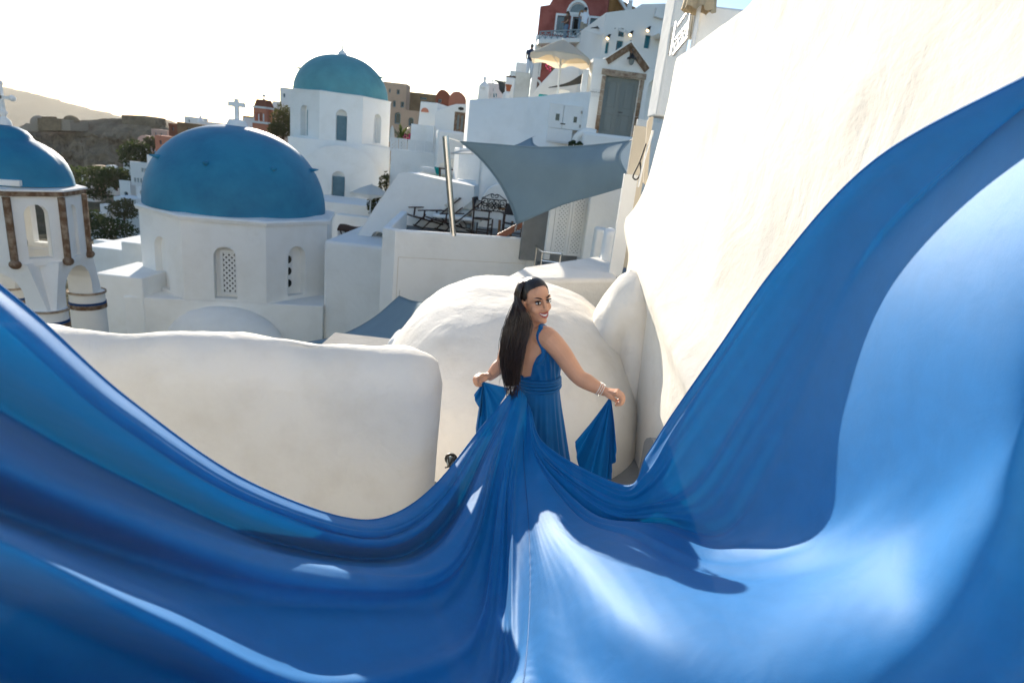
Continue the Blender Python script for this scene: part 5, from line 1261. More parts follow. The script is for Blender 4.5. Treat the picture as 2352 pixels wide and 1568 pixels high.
# shutter and lantern behind the parapet end
sh = Plane(1048, 975, 4.3, -62); so_ = thing('wall_grille', 'pale slatted grille low on the vault behind the parapet end', 'grille', sh.px(1048, 1030)); r_ = sh.rect(1040, 905, 1060, 1050)
for k in range(6):
    z = r_[2] + (r_[3] - r_[2]) * k / 5.0; MB().bar(sh.pt(r_[0], z), sh.pt(r_[1], z), .02, .02).build('slat', 'rope', so_)
for u in (r_[0], r_[1]): MB().bar(sh.pt(u, r_[2]), sh.pt(u, r_[3]), .02, .02).build('frame_post', 'rope', so_)
MB().prism([sh.pt(p_[0], p_[1], -.02) for p_ in rect_poly(*r_)], sh.n * .005).build('backing', 'glass_pale', so_)
lb = thing('bulkhead_lamp', 'round caged wall lamp at the foot of the parapet end', 'lamp', at(1034, 1060, 3.0)); c = at(1034, 1060, 3.0)
MB().ball(c, (.02, .03, .034), 12, 8).build('glass', 'glass_pale', lb, smooth=180)
for a in (0, 60, 120): MB().tube([c + Vector((.024 * math.cos(math.radians(a)) * math.cos(t), -.034 * math.sin(t), .036 * math.sin(math.radians(a)) * math.cos(t) + .036 * math.cos(t) * (1 if a == 0 else 0))) for t in np.linspace(0, PI, 9)], .004, 5).build('cage_wire', 'iron', lb)
MB().tube([c + Vector((0, .03, 0)), c + Vector((0, .04, 0))], .036, 14).build('back_plate', 'iron', lb)

# ------------------------------------------------------------------ left of the red house
bx('worn_wall', 'weathered beige stair wall left of the red house', 'wall', 1181, 166, 1216, 226, 30, 1.5, 'stucco_worn', down=2)
bx('white_block', 'white roof block behind the weathered stair wall', 'roof', 1170, 163, 1195, 200, 34, 2, 'stucco_far', down=2)
bx('white_block', 'highest little white block left of the red house', 'roof', 1184, 144, 1212, 180, 36.5, 2, 'stucco_far', down=4)
chm = thing('chimney_stack', 'white chimney stack capped with dark stones left of the weathered wall', 'chimney', at(1170, 226, 27)); pl = Plane(1170, 200, 27); r_ = pl.rect(1160, 178, 1181, 228)
MB().prism([pl.pt(p_[0], p_[1]) for p_ in rect_poly(r_[0], r_[1], r_[2] - 1, r_[3])], -pl.n * .4).build('shaft', 'stucco', chm, bevel=.03)
for k in range(4): MB().ball(pl.pt(r_[0] + (r_[1] - r_[0]) * (.15 + .23 * k), r_[3] + .03 + .02 * (k % 2), -.2), (.09, .12, .05), 8, 5).build('cap_stone', 'stone_brown', chm)
pot = thing('flower_pot', 'terracotta pot standing on the ledge by the white chimney stack', 'pot', at(1167, 210, 26.6)); MB().lathe([(.0, 0), (.08, 0), (.12, .2), (.13, .2), (.13, .24), (0.0, .22)], at(1167, 210, 26.6), 14).build('pot', 'terracotta', pot, smooth=40)
MB().lathe([(.12, .235), (.138, .235), (.138, .25), (.12, .25)], at(1167, 210, 26.6), 14).build('rim', 'terracotta', pot)
bc = thing('ornate_chimney', 'white ornate chimney with a pointed finial on the curved wall skyline', 'chimney', at(1110, 227, 26)); pl = Plane(1110, 205, 26); r_ = pl.rect(1099, 196, 1121, 230)
nch = pl.rect(1105, 200, 1114, 207)
slab(MB(), pl, [(r_[0] - .05, r_[2] - .5), (r_[1] + .05, r_[2] - .5), (r_[1], r_[3]), (r_[0], r_[3])], [(arch_poly(*nch), .1)], 0, .4).build('shaft', 'stucco', bc, bevel=.02)
MB().lathe([(.20, 0), (.14, .08), (.06, .14), (.05, .22), (.09, .26), (.03, .34), (.0, .42)], pl.pt((r_[0] + r_[1]) / 2, r_[3], -.2), 12).build('finial', 'stucco', bc, smooth=40)
hp = Plane(1137, 208, 44); r_ = hp.rect(1118, 192, 1158, 232)
house('white_house', 'distant white house with an arched window behind the ornate chimney', 'house', hp, rect_poly(r_[0], r_[1], r_[2] - 2, r_[3]), 4, 'stucco_far', [R(hp, 1131, 197, 1138, 210, arch=True, rec=.15, pane='glass_dark'), R(hp, 1124, 214, 1129, 224, rec=.15, pane='glass_dark'), R(hp, 1133, 215, 1141, 224, rec=.15, frame='shutter_teal', pane='shutter_teal')])
P = coons([at(1158, 220, 32), at(1150, 210, 32), at(1147, 205, 32)], [at(1162, 188, 31), at(1152, 187, 32), at(1133, 183.5, 33)], [at(1158, 220, 32), at(1160, 205, 31.5), at(1162, 188, 31)], [at(1147, 205, 32), at(1145, 192, 32.5), at(1133, 183.5, 33)], 10)
cloth('shade_sail', 'small brown sail on a thin mast left of the weathered wall', 'shade sail', P, 'sail_dark', .01)
mb = MB(); mb.tube([at(1139, 228, 33), at(1131, 183, 33)], .04, 6); setp(mb.build('sail_mast', 'white_paint'), 'thin leaning mast carrying the small brown sail', 'mast')
bx('rounded_gable', 'small round white gable on the curved wall skyline', 'gable', 1154, 210, 1172, 230, 25.5, .3, down=.5, bevel=.12)

# ------------------------------------------------------------------ far houses
def fhouse(label, x0, y0, x1, y1, Y, matn='stucco_far', wins=(), depth=None, down=3, yaw=0, name='far_house', roof=None, group='far houses across the village', cat='house'):
    pl = Plane((x0 + x1) / 2, (y0 + y1) / 2, Y, yaw); u0, u1, w0, w1 = pl.rect(x0, y0, x1, y1)
    depth = depth or (u1 - u0) * .8
    ops = []
    for wd in wins:
        a = R(pl, *wd[:4], arch=(len(wd) > 4 and wd[4] == 'a'), rec=.25, fr=.09, pane='glass_dark', frame='shutter_blue', cross=(0, 0)); ops.append(a)
    if roof == 'vault':
        n = 12; outl = [(u0, w0 - down), (u1, w0 - down)] + [((u0 + u1) / 2 + (u1 - u0) / 2 * math.cos(PI * i / n), w1 - (w1 - w0) * .5 + (w1 - w0) * .5 * math.sin(PI * i / n)) for i in range(n + 1)]
    else: outl = rect_poly(u0, u1, w0 - down, w1)
    t = house(name, label, cat, pl, outl, depth, matn, ops, group=group)
    if roof == 'parapet':
        MB().prism([pl.pt(u0, w1 + .003, .0), pl.pt(u1, w1 + .003, 0), pl.pt(u1, w1 + .35, 0), pl.pt(u0, w1 + .35, 0)], -pl.n * .3).build('parapet', matn, t)
    return t
FH = [
 ('peach coloured house with white trimmed windows right of the teal dome', 878, 190, 932, 285, 62, 'peach', [(893, 204, 897, 213), (911, 206, 918, 217), (902, 231, 909, 246, 'a'), (920, 234, 928, 247)], None),
 ('lower peach house wing behind the palm plant', 895, 252, 960, 300, 56, 'peach', [(906, 258, 920, 285, 'a'), (938, 270, 950, 290, 'a')], None),
 ('long brown house on the skyline behind the white houses', 930, 214, 1003, 250, 78, 'brown_wall', [(965, 224, 980, 229)], None),
 ('brown barrel vaulted house on the skyline, left of the pair', 1001, 206, 1032, 245, 70, 'red_brown', [(1006, 228, 1014, 236)], 'vault'),
 ('brown barrel vaulted house on the skyline, right of the pair', 1031, 210, 1068, 250, 66, 'salmon', [], 'vault'),
 ('white ruined arcade house left of the teal dome', 626, 234, 668, 300, 60, 'stucco_far', [(637, 237, 640, 253, 'a'), (643, 240, 646, 254, 'a')], None),
 ('tallest white house peeking out left of the teal dome', 643, 202, 672, 250, 64, 'stucco_far', [(650, 215, 655, 224)], None),
 ('beige wall house below the white arcade', 620, 252, 664, 330, 57, 'beige', [(624, 262, 629, 275, 'a')], None),
 ('brown house behind the red bell tower', 558, 268, 600, 330, 66, 'brown_wall', [(585, 283, 590, 296)], None),
 ('pale house seen right of the white cross', 560, 271, 584, 300, 60, 'stucco_far', [], None),
 ('red roofed building left of the blue dome top', 388, 284, 412, 330, 75, 'red_brown', [(395, 292, 399, 300)], None),
 ('long dark brown building behind the blue dome', 408, 286, 512, 340, 70, 'brown_wall', [(430, 294, 437, 302), (455, 296, 462, 304), (480, 298, 487, 306)], None),
 ('white flat house above the dark brown building', 424, 269, 462, 300, 84, 'stucco_far', [(432, 275, 436, 281)], None),
 ('white low house right of the small church spire', 460, 281, 512, 300, 78, 'stucco_far', [], None),
 ('brick red house above the blue parasols', 357, 313, 404, 362, 66, 'salmon', [(366, 322, 371, 332), (384, 324, 389, 334)], None),
 ('pink house on the slope above the brick red house', 348, 298, 384, 325, 84, 'pink', [(355, 305, 359, 311), (368, 306, 372, 312)], None),
 ('pale pink vaulted house on the slope', 316, 311, 350, 336, 86, 'pink', [], 'vault'),
 ('pale house on the slope above the dark round tree', 281, 336, 324, 366, 84, 'stucco_far', [(290, 344, 294, 351)], None),
 ('small peach house on the dark slope', 213, 381, 246, 402, 92, 'peach', [(223, 389, 226, 396), (235, 390, 238, 398)], None),
 ('white vaulted hut beside the small peach house', 240, 379, 262, 400, 90, 'stucco_far', [], 'vault'),
 ('tiny white hut with a dark roof on the slope', 188, 404, 213, 418, 95, 'stucco_far', [], None),
 ('tall three storey white house left of the blue dome', 302, 382, 362, 470, 62, 'stucco_far', [(308, 408, 312, 418), (315, 409, 319, 419), (322, 410, 326, 420), (325, 386, 329, 395), (331, 387, 335, 396), (337, 388, 341, 397)], 'parapet'),
 ('upper white storey of the slope house beside the blue dome', 338, 357, 372, 385, 63, 'stucco_far', [(347, 366, 352, 374)], None),
 ('beige block against the blue dome edge', 331, 418, 372, 470, 58, 'beige', [], None),
 ('white cube house in front of the beige block', 316, 430, 334, 475, 56, 'stucco_far', [(321, 438, 327, 446), (320, 456, 326, 466)], None),
 ('low white terrace house at the foot of the slope houses', 276, 424, 300, 470, 58, 'stucco_far', [(284, 440, 294, 450, 'a')], 'parapet'),
 ('white stepped terrace below the slope houses', 262, 455, 330, 475, 55, 'stucco_far', [(300, 459, 306, 466), (278, 458, 284, 465)], None),
 ('lone white house among dark shrubs', 230, 470, 254, 486, 72, 'stucco_far', [(238, 474, 243, 481)], None),
 ('lower lone white house among dark shrubs beside the bell tower', 199, 490, 230, 507, 70, 'stucco_far', [(210, 494, 215, 501)], None),
]
for lab, x0, y0, x1, y1, Y, mt, wn, rf in FH: fhouse(lab, x0, y0, x1, y1, Y, mt, wn, roof=rf)
# old fort on the ridge
cf = thing('hill_fort', 'old brown fort with a small dome on the ridge across the bay', 'fort', at(110, 292, 190)); pl = Plane(110, 280, 190)
MB().prism([pl.px(*p) for p in ((86, 300), (142, 300), (142, 273), (86, 271))], (0, 10, 0)).build('keep', 'brown_wall', cf)
for x in (97, 107, 117): MB().prism([pl.px(x - 2, 271.5), pl.px(x + 2, 271.5), pl.px(x + 2, 268), pl.px(x - 2, 268)], (0, 2, 0)).build('merlon', 'brown_wall', cf)
MB().prism([pl.px(*p) for p in ((44, 302), (88, 302), (88, 286), (60, 283), (50, 290))], (0, 8, 0)).build('bastion', 'stone_brown_light', cf)
dq = pl.px(73, 284); MB().ball((dq.x, dq.y + 3, dq.z), (2.4, 2.4, 2.6), 14, 8, 0).build('cupola', 'stone_brown_light', cf, smooth=180)
dq = pl.px(148, 278); MB().ball((dq.x, dq.y + 3, dq.z), (2.2, 2.2, 1.8), 14, 8, 0).build('cupola', 'brown_wall', cf, smooth=180)
MB().prism([pl.px(*p) for p in ((140, 300), (162, 300), (160, 276), (140, 274))], (0, 8, 0)).build('bastion', 'stone_brown_light', cf)
# lookout crowd wall on the cliff top
lk = Plane(318, 270, 200); mb = MB(); mb.prism([lk.px(*p) for p in ((279, 285), (357, 292), (355, 270), (330, 266), (279, 264))], (0, 6, 0)); setp(mb.build('lookout_wall', 'rock'), 'ruined lookout wall on top of the cliff', 'wall')
# small spire and red bell tower
sp_ = thing('church_spire', 'tiny white church spire on the roofs behind the blue dome', 'spire', at(461, 284, 80)); c = at(461, 282, 80); MB().lathe([(.5, -1.2), (.5, 0), (.35, .3), (.15, .6), (.0, 1.0)], c, 8).build('spire', 'stucco_far', sp_)
MB().box(c + Vector((0, 0, .0)), (1.2, 1.2, .15)).build('cornice', 'stucco_far', sp_)
rb_ = thing('red_bell_tower', 'salmon bell tower with white trim behind the white cross', 'bell tower', at(597, 304, 55)); pl = Plane(597, 270, 55, -12)
r_ = pl.rect(580, 283, 613, 320); MB().prism([pl.pt(p_[0], p_[1]) for p_ in rect_poly(r_[0], r_[1], r_[2] - 2, r_[3])], -pl.n * 1.3).build('base', 'salmon', rb_)
r1 = pl.rect(578, 279, 615, 284); MB().prism([pl.pt(p_[0], p_[1], .12) for p_ in rect_poly(*r1)], -pl.n * 1.55).build('cornice', 'stucco_far', rb_)
r2_ = pl.rect(582.5, 249, 611, 279.3); ar = [pl.rect(588.5, 258, 593, 277), pl.rect(597, 258, 601.5, 277)]
slab(MB(), pl, rect_poly(*r2_), [(arch_poly(*a), None) for a in ar], 0, .3).build('belfry', 'salmon', rb_)
MB().prism([pl.pt(p_[0], p_[1], -.98) for p_ in rect_poly(*r2_)], pl.n * .25).build('belfry_back', 'salmon', rb_)
for x in (583.5, 595, 606): q_ = pl.rect(x - 1, 262, x + 1, 279); MB().prism([pl.pt(p_[0], p_[1], .003) for p_ in rect_poly(*q_)], pl.n * .06).build('pilaster', 'stucco_far', rb_)
r3 = pl.rect(581, 244.5, 613, 249); MB().prism([pl.pt(p_[0], p_[1], .1) for p_ in rect_poly(*r3)], -pl.n * 1.4).build('cornice', 'stucco_far', rb_)
q0 = pl.rect(583, 228, 610, 244.5); e = (q0[1] - q0[0]) * .1
MB().hexa([pl.pt(q0[0], q0[2]), pl.pt(q0[1], q0[2]), pl.pt(q0[1], q0[2], -1.2), pl.pt(q0[0], q0[2], -1.2), pl.pt(q0[0] + e, q0[3], -.2), pl.pt(q0[1] - e, q0[3], -.2), pl.pt(q0[1] - e, q0[3], -1), pl.pt(q0[0] + e, q0[3], -1)]).build('roof', 'red_brown', rb_)
c = pl.pt((q0[0] + q0[1]) / 2, q0[3], -.6); MB().lathe([(.12, 0), (.06, .15), (.05, .2), (.14, .3), (.12, .42), (.0, .5)], c, 10).build('finial', 'stucco_far', rb_, smooth=60)
MB().ball(pl.pt((r2_[0] + r2_[1]) / 2, r2_[2] + .35, -.5), (.2, .2, .3), 10, 8).build('bell', 'stucco_far', rb_)
# blue parasols below the brick house, white one by the pink house
for lab, x, y, Y, mt in (('blue beach parasol beside the brick red house, upper one', 380, 347, 64, 'shutter_teal'), ('blue beach parasol beside the brick red house, lower one', 368, 361, 62, 'shutter_teal'), ('white parasol below the pink houses', 341, 337, 84, 'canvas_white')):
    a = at(x, y, Y); umbrella('parasol', lab, 'umbrella', a, a - Vector((0, 0, 2.3)), 1.0, .5, mt, 6, .05)
# trees and shrubs on the slope
TS = [('round dark green tree above the tall white slope house', 315, 386, 76, (2.2, 2.0, 2.0), 1500, .22, 'leaf_dark'), ('bushy tree left of the white slope houses', 268, 432, 66, (1.9, 1.8, 1.3), 1000, .2, 'leaf_dark'), ('dark shrub mass above the lone white house', 238, 420, 80, (3.2, 2, 1.2), 1200, .22, 'leaf_dark'),
      ('round shrub below the white slope terraces', 285, 500, 52, (1.4, 1.3, 1.0), 900, .14, 'leaf_olive'), ('wide shrub at the foot of the dark slope', 255, 545, 45, (2.2, 1.6, .9), 1300, .13, 'leaf_dark'), ('shrub beside the lower lone white house', 205, 520, 55, (1.8, 1.4, .9), 900, .15, 'leaf_dark'),
      ('olive tree in front of the pale house beside the teal dome', 650, 312, 50, (1.0, 1.0, 1.35), 1500, .11, 'leaf_olive'), ('smaller olive shrub left of the teal domed church', 636, 312, 48, (.7, .7, .6), 700, .10, 'leaf_olive'), ('yellow green shrub by the white parasol', 352, 342, 80, (1.4, 1.2, .9), 700, .16, 'leaf_olive'),
      ('dark tree at the left end of the slope', 170, 430, 110, (3.5, 3, 2.2), 1100, .3, 'leaf_dark'), ('dark tree clump on the valley floor', 215, 455, 90, (3.2, 2.5, 1.6), 1100, .25, 'leaf_dark')]
for i, (lab, x, y, Y, r_, n, lf, mt) in enumerate(TS): tree('shrub', lab, 'tree', at(x, y, Y), r_, n, lf, mt, .10, 'shrubs and trees on the slope', seed=20 + i)
g_ = np.random.default_rng(3); sc = MB()
for k in range(420):
    x, y = g_.uniform(-135, -26), g_.uniform(48, 165); z = ground_z(x, y); s_ = g_.uniform(.4, 1.1); foliage(sc, (x, y, z + .3 * s_), (s_ * 1.2, s_ * 1.2, s_ * .7), 26, .28, seed=k)
setp(sc.build('undergrowth', 'leaf_dark'), 'dark low undergrowth covering the valley slope', kind='stuff')
# ------------------------------------------------------------------ the woman in the blue dress
base_p = at(1236, 1000, 2.9)
pn = thing('person', 'dark haired woman in a flowing blue satin gown looking back over her shoulder', 'person', (base_p.x, 2.9, 0))
rv, fv, zv = Vector((.80, -.60, 0)), Vector((.60, .80, 0)), Vector((0, 0, 1))
SP = [  # px, py, Y, half width, half depth
    (1240, 960, 2.93, .10, .08), (1238, 920, 2.92, .105, .085), (1234, 880, 2.91, .114, .093), (1231, 850, 2.90, .118, .100), (1228, 815, 2.90, .138, .112),
    (1225, 790, 2.90, .150, .100), (1223, 772, 2.90, .140, .080), (1222, 757, 2.90, .085, .062), (1222, 744, 2.895, .050, .050), (1224, 722, 2.89, .046, .046)]
ctr = catmull([at(a, b, c) for a, b, c, _, _ in SP], 72); rad = catmull([(a, b, 0) for _, _, _, a, b in SP], 72)
def torso(s, th, grow=0.0):
    k = s * 72; i = min(int(k), 71); f_ = k - i; c = ctr[i].lerp(ctr[i + 1], f_); r_ = rad[i].lerp(rad[i + 1], f_)
    bust = .028 * math.exp(-((s - .43) / .07) ** 2) * max(0, math.sin(th)) ** 2
    return c + rv * ((r_.x + grow) * math.cos(th)) + fv * ((r_.y + grow + bust) * math.sin(th))
body = MB()
body.grid([[torso(0, 0).lerp(torso(0, PI), .5)] * 36] + [[torso(i / 48, 2 * PI * j / 36) for j in range(36)] for i in range(49)] + [[torso(1, 0).lerp(torso(1, PI), .5)] * 36], True)
# head
hc = at(1229, 690, 2.875)
hu = Vector((-.17, -.05, 1)).normalized(); hf = Vector((.56, -.82, .07)); hf = (hf - hu * hf.dot(hu)).normalized(); hr = hf.cross(hu).normalized()
HS = .90
def H(x, y, z): return hc + (hr * x + hf * y + hu * z) * HS
def hball(mb, c, r, n=16):
    P = []
    for i in range(n // 2 + 1):
        t = -PI / 2 + PI * i / (n // 2)
        P.append([H(c[0] + r[0] * math.cos(t) * math.cos(2 * PI * j / n), c[1] + r[1] * math.cos(t) * math.sin(2 * PI * j / n), c[2] + r[2] * math.sin(t)) for j in range(n)])
    mb.grid(P, True)
hball(body, (0, -.012, .035), (.074, .094, .086), 24); hball(body, (0, .022, -.035), (.060, .066, .080), 24)
hball(body, (0, .068, -.100), (.022, .020, .018)); hball(body, (0, .040, -.085), (.040, .040, .030))
for sx in (-1, 1):
    hball(body, (sx * .038, .052, -.030), (.026, .028, .028)); hball(body, (sx * .030, .070, .030), (.026, .016, .012)); hball(body, (sx * .014, .092, -.034), (.0095, .010, .009))
    hball(body, (sx * .075, -.010, -.012), (.010, .020, .032)); hball(body, (sx * .074, -.004, -.040), (.009, .010, .012))
hball(body, (0, .060, .055), (.045, .028, .040)); hball(body, (0, .100, -.030), (.0125, .014, .0115))
body.tube([H(0, .082, .022), H(0, .090, .005), H(0, .100, -.018), H(0, .104, -.030)], [.009, .0095, .011, .011], 10)
body.tube([H(0, -.03, -.04), torso(.93, 0).lerp(torso(.93, PI), .5)], [.056 * HS, .050], 20)
def limb(pts, rs, n=16): body.tube(catmull(pts, 26), [float(r_) for r_ in np.interp(np.linspace(0, len(pts) - 1, 27), range(len(pts)), rs)], n)
shR, elR, wrR = at(1258, 776, 2.80), at(1330, 866, 2.73), at(1384, 897, 2.70)
limb([torso(.70, 0).lerp(torso(.70, PI), .35), shR, shR.lerp(elR, .35) + Vector((.01, -.008, .002)), shR.lerp(elR, .75), elR, elR.lerp(wrR, .35), elR.lerp(wrR, .75), wrR, wrR.lerp(at(1406, 903, 2.685), .5)], [.055, .054, .049, .044, .039, .040, .032, .024, .021])
shL, elL, wrL = at(1176, 788, 3.0), at(1156, 832, 3.02), at(1127, 862, 2.97)
limb([torso(.70, PI).lerp(torso(.70, 0), .35), shL, shL.lerp(elL, .5), elL, elL.lerp(wrL, .5), wrL, wrL.lerp(at(1112, 868, 2.96), .5)], [.06, .056, .048, .040, .038, .026, .022])
def hand(w, k, down, side, sc=1.0):
    """w wrist, k knuckle centre, fingers fold towards `down`, spread along `side`"""
    w, k = Vector(w), Vector(k); d = (k - w).normalized(); down = (down - d * down.dot(d)).normalized(); side = d.cross(down).normalized() * side
    for i in range(4):
        o = side * ((i - 1.5) * .0185 * sc); L = (.95, 1.05, 1.0, .82)[i] * sc
        a = k + o + d * (.006 * (1 - abs(i - 1.2) * .4)); b = a + d * .030 * L + down * .016 * L; c = b + down * .028 * L - d * .004 * L; e = c + down * .010 * L - d * .020 * L
        body.tube([w + o * .6, w.lerp(a, .6) + o * .1 , a], [.013, .0135, .0115], 9); body.tube(catmull([a, b, c, e], 9), [.0105] * 5 + [.0098] * 3 + [.0088, .0078], 9)
        body.ball(e, .0078, 8, 6); body.ball(a - down * .003, .0118, 8, 6)
    t0 = w.lerp(k, .25) + side * -.024 * sc; t1 = t0 + d * .022 + side * -.010 + down * .012; t2 = t1 + d * .022 + down * .014 + side * .008; t3 = t2 + d * .014 + down * .010 + side * .010
    body.tube(catmull([t0, t1, t2, t3], 9), [.013, .0125, .0122, .012, .0115, .011, .0106, .0100, .0092, .0082], 9); body.ball(t3, .0082, 8, 6)
kR = wrR + (at(1405, 900, 2.685) - wrR).normalized() * .066
hand(wrR, kR, Vector((.10, -.10, -1)), 1)
kL = wrL + (at(1110, 862, 2.955) - wrL).normalized() * .052
hand(wrL, kL, Vector((.1, -.25, -1)), -1, .95)
bo_ = body.build('body', 'skin', pn, smooth=180)
rm = bo_.modifiers.new('fuse', 'REMESH'); rm.mode = 'VOXEL'; rm.voxel_size = .0034; rm.use_smooth_shade = True
sm = bo_.modifiers.new('smooth', 'SMOOTH'); sm.factor = .5; sm.iterations = 5
# face details
for sx in (-1, 1):
    ew = MB(); hball(ew, (sx * .0315, .0755, .0075), (.0155, .0120, .0078), 14); e_ = ew.build('eye', 'eye_white', bo_, smooth=180)
    iw = MB(); hball(iw, (sx * .0315 + .004, .0835, .0078), (.0068, .0058, .0068), 12); iw.build('iris', 'eye_dark', bo_, smooth=180)
    lid = [H(sx * (.0315 + .019 * q), .0805 + .0055 * math.sqrt(max(0, 1 - q * q)) - .003 * abs(q) , .010 + .0085 * (1 - q * q) + (.006 * max(0, q) ** 2)) for q in np.linspace(-1, 1.25, 11)]
    MB().tube(lid, [.0012, .0022, .003, .0034, .0036, .0036, .0036, .0034, .003, .0024, .001], 6).build('eyelash', 'makeup', bo_, smooth=180)
    low = [H(sx * (.0315 + .018 * q), .0795 + .006 * math.sqrt(max(0, 1 - q * q)) - .002 * abs(q), .0035 - .0055 * (1 - q * q)) for q in np.linspace(-1, 1.1, 9)]
    MB().tube(low, .0014, 5).build('eyelash', 'makeup', bo_, smooth=180)
    br = [H(sx * (.016 + .036 * q), .0885 - .016 * q * q - .002 * q, .0285 + .0085 * math.sin(q * 2.2)) for q in np.linspace(0, 1, 9)]
    MB().tube(br, [.0028, .0036, .004, .004, .0038, .0034, .003, .0022, .001], 6).build('eyebrow', 'makeup', bo_, smooth=180)
def mouth(q, z): return H(.031 * q, .0925 - .020 * q * q, z)
Q = np.linspace(-1, 1, 15)
mb = MB(); mb.grid([[mouth(q, -.0585 + .0085 * q * q + dz * (1 - q * q)) + hf * .0005 for q in Q] for dz in (.0035, .0, -.0055, -.0115)]); mb.build('teeth', 'teeth', bo_, smooth=180)
MB().tube([mouth(q, -.0535 + .0065 * q * q) + hf * .002 for q in Q], [.001 + .0032 * (1 - q * q) for q in Q], 7).build('lip', 'lip', bo_, smooth=180)
MB().tube([mouth(q, -.0735 + .0225 * q * q) + hf * .002 for q in Q], [.001 + .0042 * (1 - q * q) for q in Q], 7).build('lip', 'lip', bo_, smooth=180)
# hair: cap, long fall and loose strands
def cap_r(th, ph):
    return (.0795 * math.cos(ph) * math.cos(th), -.014 + .099 * math.cos(ph) * math.sin(th), .036 + .0935 * math.sin(ph))
hm = MB(); vs = []; fs = []; NT, NP = 150, 80
for i in range(NP + 1):
    ph = -1.05 + (PI / 2 + 1.05) * i / NP
    for j in range(NT):
        th = 2 * PI * j / NT; x, y, z = cap_r(th, ph); g = 1 + .012 * math.sin(th * 40 + z * 30) * math.cos(ph) ** 2; vs.append(H(x * g, y * g, z * g if z > .04 else z))
for i in range(NP):
    for j in range(NT):
        ph = -1.05 + (PI / 2 + 1.05) * (i + .5) / NP; th = 2 * PI * (j + .5) / NT; x, y, z = cap_r(th, ph)
        hl = .030 + .040 * sstep(.06, .105, z) if z > .03 else .028 - .9 * (.03 - z)
        if z < .012 and y > -.030: continue
        if y > hl and z < .104 + .012 * math.cos(x * 30): continue
        fs.append((i * NT + j, i * NT + (j + 1) % NT, (i + 1) * NT + (j + 1) % NT, (i + 1) * NT + j))
hm.add(vs, fs)
LEFT = [at(1181, 697, 2.86), at(1171, 724, 2.83), at(1157, 764, 2.80), at(1150, 812, 2.79), at(1152, 850, 2.785), at(1160, 884, 2.78)]
RIGHT = [at(1206, 712, 2.775), at(1214, 732, 2.765), at(1217, 754, 2.755), at(1206, 792, 2.74), at(1198, 840, 2.745), at(1191, 882, 2.75)]
def hair_guide(q, n=18, out=0.0, frizz=None):
    g = [a.lerp(b, q) + Vector((0, -out * math.sin(PI * min(1, max(0, q))) ** .5, 0)) for a, b in zip(LEFT, RIGHT)]
    fi = math.radians(-62 + 64 * q)
    hd = [H(.088 * sc_ * math.cos(fi), -.014 + .108 * sc_ * math.sin(fi), z_) for sc_, z_ in ((.25, .112), (.76, .100), (1.03, .055), (1.07, .02))]
    return catmull(hd + g, n)
Pf, Pb = [], []
for i in range(19):
    k = i; rowf = []; rowb = []
    for q in np.linspace(-.02, 1.02, 25):
        p = hair_guide(q, 18, .020)[k]; wv = .004 * math.sin(q * 60 + .3 * k); rowf.append(p + Vector((0, -wv, 0))); rowb.append(p + Vector((0, .045 * math.sin(PI * min(1, max(0, q))) ** .5 + .004, 0)))
    Pf.append(rowf); Pb.append(rowb)
hm.grid(Pf); hm.grid(Pb[6:])
ho_ = hm.build('hair', 'hair_black', pn, smooth=180)
g = np.random.default_rng(11); st = MB()
for k in range(420):
    q = g.uniform(-.05, 1.05); c = hair_guide(q, 14, .024 + g.uniform(0, .008)); L = g.uniform(.80, 1.08); ph = g.uniform(0, 6.28); amp = g.uniform(0, .006) if k > 45 else g.uniform(.008, .022)
    n = max(8, int(15 * min(1, L))); pts = [c[i] + Vector((amp * math.sin(i * .6 + ph), amp * math.cos(i * .5 + ph), 0)) * min(1, max(0, i - 3) / 5) for i in range(n)]
    if L > .97: pts.append(pts[-1] + (pts[-1] - pts[-2]) * g.uniform(.3, 1.6) + Vector((g.normal() * .012, 0, 0)))
    r0 = g.uniform(.0010, .0026); st.tube(pts, [r0 * (1 - .75 * (i / len(pts)) ** 2) for i in range(len(pts))], 4, cap=False)
for k in range(0):     # strands combed back over the crown
    th0 = g.uniform(.5, 2.9); z0 = g.uniform(.3, 1.25); pts = []
    for i in range(8):
        t = i / 7; th = th0 + (-PI / 2 - .4 - th0 + (2 * PI if th0 > PI / 2 else 0)) * t * .8; ph = z0 + (1.1 - z0) * math.sin(t * PI) * .6; x, y, z = cap_r(th, min(1.5, ph))
        if y > .03 and z < .105: continue
        pts.append(H(x * 1.02, y * 1.02, z + .003))
    if len(pts) > 3: st.tube(pts, [.0014] * (len(pts) - 1) + [.0004], 4, cap=False)
st.build('strands', 'hair_dark', ho_, smooth=180, kind='stuff')
# jewellery
for sx in (1, -1):
    er = H(sx * .084, -.006, -.054); ea = MB().ball(er, .0085, 10, 7).build('earring', 'turquoise', pn, smooth=180)
    mb = MB()
    for dx in (-.006, .006): mb.tube([er + Vector((0, 0, -.006)), er + Vector((dx, 0, -.028)), er + Vector((dx * 1.3, 0, -.045))], [.0015, .004, .001], 6)
    mb.build('drop', 'silver', ea, smooth=180)
dR = (wrR - elR).normalized()
for k in range(3):
    c = wrR - dR * (.004 + .010 * k); x = dR.cross(zv).normalized(); y = dR.cross(x); x = x + dR * .15
    MB().tube([c + x * (.030 * math.cos(a)) + y * (.032 * math.sin(a)) for a in [2 * PI * i / 20 for i in range(20)]], .0021, 6, closed=True).build('bracelet', 'pearl', pn, smooth=180)
nk = [torso(.86, a, .004) + Vector((0, 0, -.012 * math.cos(a - PI / 2))) for a in [2 * PI * i / 30 for i in range(30)]]
MB().tube(nk, .0014, 5, closed=True).build('necklace', 'silver', pn, smooth=180)

